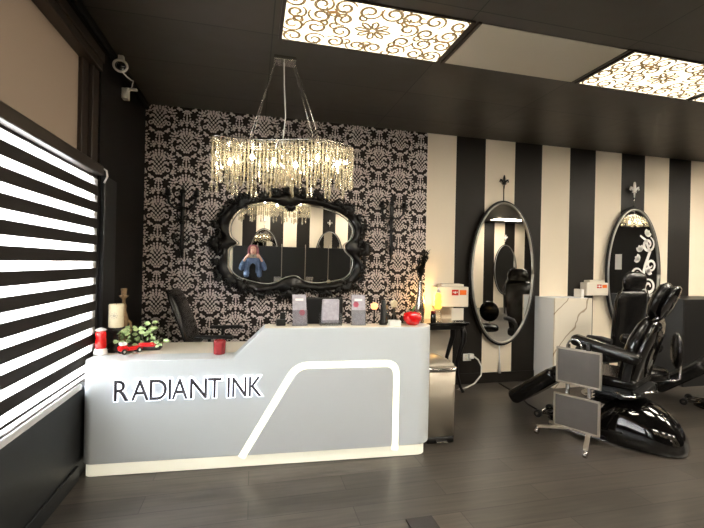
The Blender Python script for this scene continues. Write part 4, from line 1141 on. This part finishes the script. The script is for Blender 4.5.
e = empty('spray_bottle', dpos(2.02, 0.12, ZT)); tag(e, 'slender black bottle standing on the ledge left of the red apple', 'bottle')
s_ = MB(); s_.lathe([(0.031, 0), (0.031, 0.025), (0.023, 0.03), (0.022, 0.15), (0.018, 0.155), (0.018, 0.19)], (0, 0, 0), 20); s_.build('body', 'black_plastic', e, smooth=False)
e = empty('rosette_ornament', dpos(2.115, 0.15, ZT)); tag(e, 'round cream and gold rosette on a stem beside the black bottle', 'ornament')
s_ = MB(); s_.lathe([(0.022, 0), (0.02, 0.006), (0.005, 0.012), (0.004, 0.13)], (0, 0, 0), 12); s_.build('stem', 'dark_metal', e)
s_ = MB(); s_.ball((0, 0, 0.16), 0.030, 0.008, 0.030, 16); s_.tube([(0.022 * cos(t), -0.010, 0.16 + 0.022 * sin(t)) for t in [2 * pi * k / 16 for k in range(17)]], 0.004, 6); s_.tube([(0.009 * cos(t), -0.011, 0.16 + 0.009 * sin(t)) for t in [2 * pi * k / 10 for k in range(11)]], 0.003, 6); s_.build('rosette', 'wax', e)
e = empty('tea_light', (1.06, 3.45, 0.88)); 
tag(e, 'small pink glowing candle lamp behind the black bottle', 'lamp'); 
s_ = MB(); s_.lathe([(0.035, -0.135), (0.035, -0.128), (0.008, -0.12), (0.008, 0.16), (0.02, 0.17)], (0, 0, 0), 14); s_.build('stand', 'black_plastic', e)
s_ = MB(); s_.lathe([(0.02, 0.17), (0.032, 0.19), (0.03, 0.215), (0.012, 0.23)], (0, 0, 0), 14); s_.build('shade', 'amber', e, smooth=True)
s_ = MB().box(-0.05, 0.04, -0.03, 0.03, 0, 0.042).build('card_box', 'white', bevel=0.004); s_.location = dpos(2.155, 0.07, ZT); s_.rotation_euler = (0, 0, -0.06)
s_.location = dpos(2.10, 0.06, ZT)
tag(s_, 'small white card box on the ledge behind the red apple', 'box')
e = empty('apple_ornament', dpos(2.25, 0.095, ZT)); e.scale = (1.04, 1.04, 1.18); tag(e, 'glossy red ceramic apple with green stalk at the right end of the ledge', 'ornament')
s_ = MB(); s_.lathe([(0.012, 0.008), (0.035, 0.0), (0.058, 0.014), (0.070, 0.045), (0.062, 0.075), (0.04, 0.088), (0.018, 0.082), (0.004, 0.070)], (0, 0, 0), 36, mod=lambda a, z: 1 + 0.05 * cos(5 * a)); s_.build('body', 'red_gloss', e, smooth=True)
s_ = MB(); s_.tube([(0, 0, 0.07), (0.004, 0, 0.10), (0.015, 0, 0.125)], [0.006, 0.005, 0.007], 8); s_.face([(0, 0, 0.09), (-0.02, -0.01, 0.105), (-0.04, 0, 0.10), (-0.02, 0.01, 0.095)]); s_.build('stalk', 'green', e)
for (x_, y_, h_, r_, lb) in ((1.14, 3.36, 0.35, 0.035, 'dark squat bottle behind the white card box'), (1.235, 3.42, 0.35, 0.03, 'dark bottle behind the red apple, nearest the vase')):
    e = empty('dark_bottle', (x_, y_, 0.745)); tag(e, lb, 'bottle', 'dark bottles behind the ledge')
    s_ = MB(); s_.lathe([(r_, 0), (r_, h_ * 0.62), (r_ * 0.45, h_ * 0.78), (r_ * 0.42, h_ * 0.9)], (0, 0, 0), 16); s_.build('body', 'black_gloss', e, smooth=True)
    s_ = MB(); s_.lathe([(r_ * 0.5, h_ * 0.9), (r_ * 0.5, h_)], (0, 0, 0), 12); s_.build('cap', 'gold', e)
# ================================================================== ITEMS ON THE LOW COUNTER
ZL = HL
e = empty('tealight_cup', (-0.225, 3.10, ZL)); tag(e, 'dark pink glass candle cup alone on the low counter', 'candle')
s_ = MB(); s_.lathe([(0.036, 0), (0.043, 0.006), (0.045, 0.085), (0.046, 0.10), (0.041, 0.10), (0.039, 0.07), (0.002, 0.068)], (0, 0, 0), 28); s_.build('cup', 'red_dark', e, smooth=True)
s_ = MB(); s_.lathe([(0.037, 0.069), (0.035, 0.074), (0.002, 0.075)], (0, 0, 0), 20); s_.build('wax', 'wax', e)
# pillar candle on black stand
e = empty('pillar_candle', (-0.97, 3.30, ZL)); e.scale = (1.0, 1.0, 1.02); tag(e, 'ivory embossed pillar candle on a dark pedestal at the left of the counter', 'candle')
s_ = MB(); s_.lathe([(0.058, 0), (0.054, 0.012), (0.03, 0.03), (0.016, 0.06), (0.014, 0.11), (0.02, 0.14), (0.045, 0.155), (0.06, 0.165), (0.06, 0.175)], (0, 0, 0), 28); s_.build('pedestal', 'pot', e, smooth=True)
s_ = MB(); s_.lathe([(0.048, 0.175), (0.050, 0.18), (0.050, 0.335), (0.046, 0.342), (0.01, 0.336)], (0, 0, 0), 28); s_.build('wax', 'wax', e, smooth=True)
s_ = MB()
for k in range(8):
    a = k * pi / 4
    for q in (0.006, 0.016): s_.ball((q * 1.2 * cos(a), -0.050 + 0.0008, 0.262 + q * 1.2 * sin(a)), 0.0035, 0.003, 0.0035, 6)
s_.build('embossed_emblem', 'steel', e)
s_ = MB(); s_.tube([(0, 0, 0.336), (0.002, 0, 0.352)], 0.0015, 5); s_.build('wick', 'black_plastic', e)
# ornate candlestick
e = empty('candlestick', (-0.975, 3.49, ZL)); e.scale = (0.95, 0.95, 1.0); tag(e, 'tall aged gold figure candlestick behind the trailing plant', 'candlestick')
s_ = MB(); s_.lathe([(0.065, 0), (0.06, 0.015), (0.035, 0.03), (0.03, 0.05), (0.036, 0.10), (0.03, 0.16), (0.04, 0.20), (0.028, 0.25), (0.018, 0.28), (0.022, 0.31), (0.012, 0.34), (0.014, 0.37), (0.03, 0.385), (0.033, 0.395), (0.014, 0.40), (0.02, 0.405), (0.022, 0.45), (0.016, 0.452)], (0, 0, 0), 24, mod=lambda a, z: 1 + 0.16 * sin(5 * a + z * 60)); s_.build('stem', 'gold', e, smooth=True)
s_ = MB()
for k, (a, z_) in enumerate(((0.2, 0.2), (2.3, 0.22), (3.8, 0.17), (5.2, 0.12), (1.2, 0.10))):
    s_.tube([(0.025 * cos(a), 0.025 * sin(a), z_), (0.05 * cos(a), 0.05 * sin(a), z_ - 0.02), (0.055 * cos(a), 0.055 * sin(a), z_ - 0.08), (0.04 * cos(a), 0.04 * sin(a), z_ - 0.12)], [0.012, 0.013, 0.012, 0.006], 8)
s_.build('carved_figures', 'gold', e, smooth=True)
# red lantern
e = empty('red_lantern', (-1.035, 3.195, ZL)); e.scale = (0.82, 0.82, 0.82); tag(e, 'shiny red and white snow-trimmed ornament against the blind at the counter corner', 'ornament')
s_ = MB(); s_.lathe([(0.040, 0.055), (0.044, 0.07), (0.044, 0.13), (0.040, 0.145), (0.044, 0.16), (0.040, 0.195), (0.02, 0.215), (0.005, 0.22)], (0, 0, 0), 24, mod=lambda a, z: 1 + 0.04 * cos(6 * a)); s_.build('body', 'red_gloss', e, smooth=True)
s_ = MB(); s_.lathe([(0.05, 0), (0.052, 0.02), (0.045, 0.05), (0.038, 0.06)], (0, 0, 0), 24, mod=lambda a, z: 1 + 0.06 * sin(4 * a)); s_.build('snow_base', 'white', e, smooth=True)
s_ = MB(); s_.lathe([(0.028, 0.205), (0.05, 0.212), (0.03, 0.226), (0.008, 0.235)], (0, 0, 0), 18); s_.build('snow_cap', 'white', e, smooth=True)
# toy truck + plant
e = empty('toy_truck', (-0.865, 3.215, ZL), 0.7); e.scale = (0.85, 0.85, 1.0); tag(e, 'little red and white toy truck under the trailing plant', 'toy truck')
s_ = MB(); s_.box(-0.075, -0.01, -0.032, 0.032, 0.02, 0.062); s_.build('cab', 'red_gloss', e, bevel=0.014, seg=4)
s_ = MB(); s_.box(-0.068, -0.015, -0.030, 0.030, 0.062, 0.085); s_.build('roof', 'white', e, bevel=0.012, seg=4)
s_ = MB(); s_.box(-0.01, 0.11, -0.032, 0.032, 0.02, 0.05); s_.build('truck_bed', 'red_gloss', e, bevel=0.006)
for (wx, wy) in ((-0.045, -0.034), (-0.045, 0.034), (0.08, -0.034), (0.08, 0.034)):
    s_ = MB(); s_.tube([(wx, wy - 0.008, 0.02), (wx, wy + 0.008, 0.02)], 0.02, 16); wo_ = s_.build('wheel', 'black_plastic', e)
    s_ = MB(); s_.tube([(wx, wy - 0.0095, 0.02), (wx, wy + 0.0095, 0.02)], 0.009, 12); s_.build('hubcap', 'white', wo_)
e = empty('trailing_plant', (-0.795, 3.34, ZL)); tag(e, 'variegated trailing plant in a dark trough beside the candlestick', 'plant')
s_ = MB(); s_.box(-0.13, 0.13, -0.045, 0.045, 0, 0.055); s_.build('trough', 'pot', e, bevel=0.008)
s_ = MB(); s_.box(-0.02, 0.10, -0.05, -0.045, 0.03, 0.06); s_.build('red_ribbon', 'red_gloss', e)
fo = MB(); st = MB(); rg = random.Random(11)
for k in range(60):
    bx_ = rg.uniform(-0.15, 0.13); by = rg.uniform(-0.05, 0.05); up = rg.uniform(-0.03, 0.09)
    if k < 14: bx_ = rg.uniform(-0.19, -0.08)
    if k in (14, 15): bx_ = 0.05; up = 0.12
    if 16 <= k < 22: bx_ = 0.10 + 0.018 * (k - 16); up = -0.035 + 0.008 * (k - 16); by = -0.06
    c = Vector((bx_ * 1.05, by * 1.3 - 0.02, 0.075 + up)); c.z = max(c.z, 0.02)
    st.tube([(bx_ * 0.6, by * 0.5, 0.05), (bx_ * 0.85, by, 0.09 + up * 0.6), tuple(c)], 0.0018, 4)
    a = rg.uniform(0, 2 * pi); L = rg.uniform(0.032, 0.048); W = L * 0.7; tilt = rg.uniform(-0.2, 0.9)
    d = Vector((cos(a), sin(a) * 0.6 - 0.3, 0.1)).normalized(); n = Vector((-0.1, -1, tilt)).normalized(); sd = d.cross(n).normalized()
    mid = [c + d * L * t for t in (0, 0.33, 0.7, 1)]
    ws = [0.0, 0.5, 0.42, 0.0]
    Lf = [mid[i] + sd * W * ws[i] + n * 0.004 for i in (1, 2)]; Rt = [mid[i] - sd * W * ws[i] + n * 0.004 for i in (1, 2)]
    fo.face([mid[0], Lf[0], Lf[1], mid[3], mid[2], mid[1]]); fo.face([mid[0], mid[1], mid[2], mid[3], Rt[1], Rt[0]])
fo.build('foliage', 'leaf', e, smooth=True); st.build('stems', 'leaf_dark', e)

# ================================================================== SECURITY CAMERA AND PLUG HIGH ON THE LEFT
e = empty('security_camera', (XL, 3.44, 2.93)); tag(e, 'small round white security camera high in the left corner with a looping cable', 'camera')
s_ = MB(); s_.tube([(0.075 + 0.045 * cos(t), -0.01 + 0.01 * cos(t), 0.045 * sin(t)) for t in [2 * pi * k / 20 for k in range(21)]], 0.009, 8); s_.build('housing_ring', 'white', e)
s_ = MB(); s_.ball((0.075, 0, 0), 0.038, 0.03, 0.038, 16); s_.build('lens_dome', 'black_gloss', e, smooth=True)
s_ = MB(); s_.box(0.055, 0.095, -0.01, 0.03, 0.048, 0.085); s_.build('bracket', 'white', e, bevel=0.006)
s_ = MB(); s_.tube([(0.09, 0.0, -0.045), (0.11, 0.04, -0.06), (0.12, 0.12, -0.05), (0.11, 0.20, -0.02), (0.09, 0.27, 0.0), (0.07, 0.31, -0.03), (0.05, 0.33, -0.06)], 0.005, 6); s_.build('cable', 'white', e, smooth=True)
s_ = MB(); s_.box(0.0, 0.05, 0.28, 0.34, -0.14, -0.05); s_.box(0.02, 0.11, 0.31, 0.34, -0.055, -0.035); s_.build('adapter', 'white', e, bevel=0.006)
fz = MB().box(XR - 0.02, XR, -1.42, -1.2, 1.45, 1.92).build('framed_notice', 'white', bevel=0.003); tag(fz, 'white framed notice on the far right wall, reflected in the decal mirror', 'notice')
# doormat corner near the camera
s_ = MB(); s_.box(-0.16, 0.0, -1.0, 0.0, 0, 0.01); o = s_.build('doormat', 'mat', bevel=0.003); o.location = (1.03, 2.15, 0); o.rotation_euler = (0, 0, 0.0)
tag(o, 'dark woven doormat at the bottom edge of the floor', 'doormat')

# ================================================================== PERSON TAKING THE PHOTOGRAPH
def skin_obj(name, verts, edges, radii, mm, parent, levels=2, root=0):
    me = bpy.data.meshes.new(name); me.from_pydata(verts, edges, []); me.update()
    o = bpy.data.objects.new(name, me); COL.objects.link(o); o.parent = parent
    md = o.modifiers.new('skin', 'SKIN'); md.use_smooth_shade = True
    if not me.skin_vertices: me.attributes  # layer is created with the modifier
    sv = me.skin_vertices[0].data
    for i, r in enumerate(radii):
        sv[i].radius = (r, r) if not isinstance(r, tuple) else r
    sv[root].use_root = True
    sb = o.modifiers.new('sub', 'SUBSURF'); sb.levels = levels; sb.render_levels = levels
    me.materials.append(MT[mm])
    return o
PE = empty('person', (0, -0.42, 0)); tag(PE, 'person in a denim jacket and black top with pink hair photographing the mirror', 'person')
vs, es, rs = [], [], []
def chain(start, pts):
    """start: index or None; pts: (x,y,z,r)"""
    prev = start
    for p in pts:
        vs.append(p[:3]); rs.append(p[3] if len(p) == 4 else (p[3], p[4])); i = len(vs) - 1
        if prev is not None: es.append((prev, i))
        prev = i
    return prev
pel = chain(None, [(0, 0, 0.94, 0.09)])
chest = chain(pel, [(0, 0, 1.08, 0.09), (0, 0.0, 1.24, 0.10), (0, -0.005, 1.36, 0.11)])
neck = chain(chest, [(0, -0.005, 1.44, 0.055), (0, 0.005, 1.50, 0.055)])
chain(neck, [(0, 0.03, 1.53, 0.07), (0, 0.035, 1.59, 0.085), (0, 0.03, 1.645, 0.075), (0, 0.028, 1.68, 0.04)])
for s in (-1, 1):
    hp_ = chain(pel, [(s * 0.09, 0, 0.87, 0.06), (s * 0.10, 0.01, 0.70, 0.06), (s * 0.11, 0.02, 0.48, 0.058), (s * 0.115, 0.0, 0.30, 0.052), (s * 0.12, -0.01, 0.10, 0.036), (s * 0.125, 0.0, 0.05, 0.04), (s * 0.135, 0.12, 0.03, 0.03)])
    sh = chain(chest, [(s * 0.15, -0.005, 1.375, 0.062), (s * 0.20, 0.02, 1.30, 0.05), (s * 0.255, 0.10, 1.15, 0.040), (s * 0.235, 0.18, 1.26, 0.036), (s * 0.165, 0.29, 1.39, 0.026), (s * 0.145, 0.325, 1.425, (0.03))])
    palm = chain(sh, [(s * 0.125, 0.352, 1.455, 0.028)])
    kn = (s * 0.125, 0.352, 1.455)
    for i, (dz, L) in enumerate(((0.030, 0.9), (0.014, 1.0), (-0.003, 0.95), (-0.018, 0.75))):
        chain(palm, [(s * 0.112, 0.372, 1.462 + dz, 0.010), (s * 0.095, 0.392 , 1.466 + dz * 1.1, 0.009), (s * (0.095 - 0.026 * L), 0.396, 1.466 + dz * 1.1, 0.0075)])
    chain(palm, [(s * 0.115, 0.345, 1.435, 0.012), (s * 0.095, 0.360, 1.422, 0.010), (s * 0.068, 0.366, 1.425, 0.008)])
body = skin_obj('body', vs, es, rs, 'skin', PE)
# clothes
def garment(name, build, mm, levels=2):
    global vs, es, rs
    vs, es, rs = [], [], []
    build()
    return skin_obj(name, vs, es, rs, mm, PE, levels)
def jeans():
    p = chain(None, [(0, 0, 0.94, 0.16)]); chain(p, [(0, 0, 1.02, 0.145)])
    for s in (-1, 1): chain(p, [(s * 0.09, 0, 0.87, 0.112), (s * 0.10, 0.01, 0.70, 0.092), (s * 0.11, 0.02, 0.48, 0.07), (s * 0.115, 0.0, 0.30, 0.064), (s * 0.12, -0.01, 0.10, 0.055)])
garment('trousers', jeans, 'black_cloth')
def top():
    chain(None, [(0, 0.0, 0.86, 0.16), (0, 0.0, 1.0, 0.15), (0, 0.0, 1.12, 0.14), (0, 0.008, 1.24, 0.148), (0, 0.004, 1.36, 0.115), (0, 0, 1.40, 0.07)])
garment('black_top', top, 'black_cloth')
def jacket():
    p = chain(None, [(0, -0.03, 1.22, 0.15)]); chain(p, [(0, -0.03, 1.08, 0.145), (0, -0.03, 0.97, 0.15)])
    c = chain(p, [(0, -0.035, 1.37, 0.12)])
    for s in (-1, 1):
        chain(c, [(s * 0.15, -0.008, 1.38, 0.078), (s * 0.20, 0.02, 1.30, 0.068), (s * 0.255, 0.10, 1.15, 0.058), (s * 0.235, 0.18, 1.26, 0.052), (s * 0.185, 0.26, 1.355, 0.042)])
        q = chain(c, [(s * 0.095, 0.06, 1.33, 0.062)]); chain(q, [(s * 0.125, 0.075, 1.2, 0.068), (s * 0.135, 0.07, 1.05, 0.068), (s * 0.135, 0.065, 0.97, 0.07)])
garment('denim_jacket', jacket, 'denim')
for s in (-1, 1):
    vs, es, rs = [], [], []
    chain(None, [(s * 0.122, -0.035, 0.045, 0.042), (s * 0.128, 0.06, 0.04, 0.043), (s * 0.137, 0.15, 0.033, 0.034)])
    skin_obj('shoe', vs, es, rs, 'black_cloth', PE)
h = MB()
h.ball((0, 0.005, 1.61), 0.098, 0.105, 0.095, 20)
for s in (-1, 1):
    for k in range(5):
        y0 = 0.05 - 0.03 * k
        h.tube([(s * 0.05, y0, 1.69), (s * 0.095, y0, 1.62), (s * 0.10, y0 - 0.005, 1.52), (s * 0.105, y0 + 0.01, 1.42), (s * 0.10, y0 + 0.02, 1.32)], [0.02, 0.024, 0.026, 0.024, 0.008], 8)
for k in range(7):
    x_ = -0.075 + 0.025 * k
    h.tube([(x_, -0.06, 1.66), (x_ * 1.2, -0.105, 1.55), (x_ * 1.3, -0.115, 1.42), (x_ * 1.2, -0.12, 1.30)], [0.025, 0.026, 0.026, 0.008], 8)
for v in h.bm.verts:
    if v.co.y > 0.075 and v.co.z < 1.66 and abs(v.co.x) < 0.08: v.co.y = 0.07
h.build('hair', 'hair', PE, smooth=True)
fc_ = MB(); fc_.ball((0, 0.05, 1.565), 0.068, 0.068, 0.095, 18); fc_.tube([(0, 0.112, 1.60), (0, 0.132, 1.565), (0, 0.12, 1.553)], [0.008, 0.014, 0.01], 8)
for s in (-1, 1): fc_.ball((s * 0.082, 0.03, 1.57), 0.010, 0.018, 0.028, 8)
fc_.build('face', 'skin', PE, smooth=True)
for s in (-1, 1):
    ey = MB(); ey.ball((s * 0.027, 0.108, 1.588), 0.012, 0.010, 0.008, 10); eo = ey.build('eye', 'eye', PE, smooth=True)
    ey = MB(); ey.ball((s * 0.027, 0.116, 1.588), 0.005, 0.004, 0.005, 8); ey.build('iris', 'iris', eo, smooth=True)
    ey = MB(); ey.tube([(s * 0.012, 0.114, 1.606), (s * 0.028, 0.114, 1.611), (s * 0.045, 0.102, 1.606)], 0.0035, 6); ey.build('eyebrow', 'iris', PE)
lp = MB(); lp.ball((0, 0.112, 1.532), 0.022, 0.010, 0.008, 10); lp.build('lips', 'lips', PE, smooth=True)
PH = empty('smartphone', (0, -0.028, 1.45)); tag(PH, 'silver phone held sideways in both hands, reflected in the ornate mirror', 'phone')
MB().box(-0.085, 0.085, -0.004, 0.004, -0.038, 0.038).build('phone_body', 'steel', PH, bevel=0.003)
MB().box(-0.08, 0.08, -0.0048, -0.004, -0.034, 0.034).build('screen', 'black_gloss', PH)
s_ = MB()
for dx, dz in ((-0.012, 0.0), (0.012, 0.012), (0.012, -0.012)): s_.tube([(dx, 0.004, dz), (dx, 0.007, dz)], 0.008, 12)
s_.build('lens_cluster', 'black_gloss', PH)
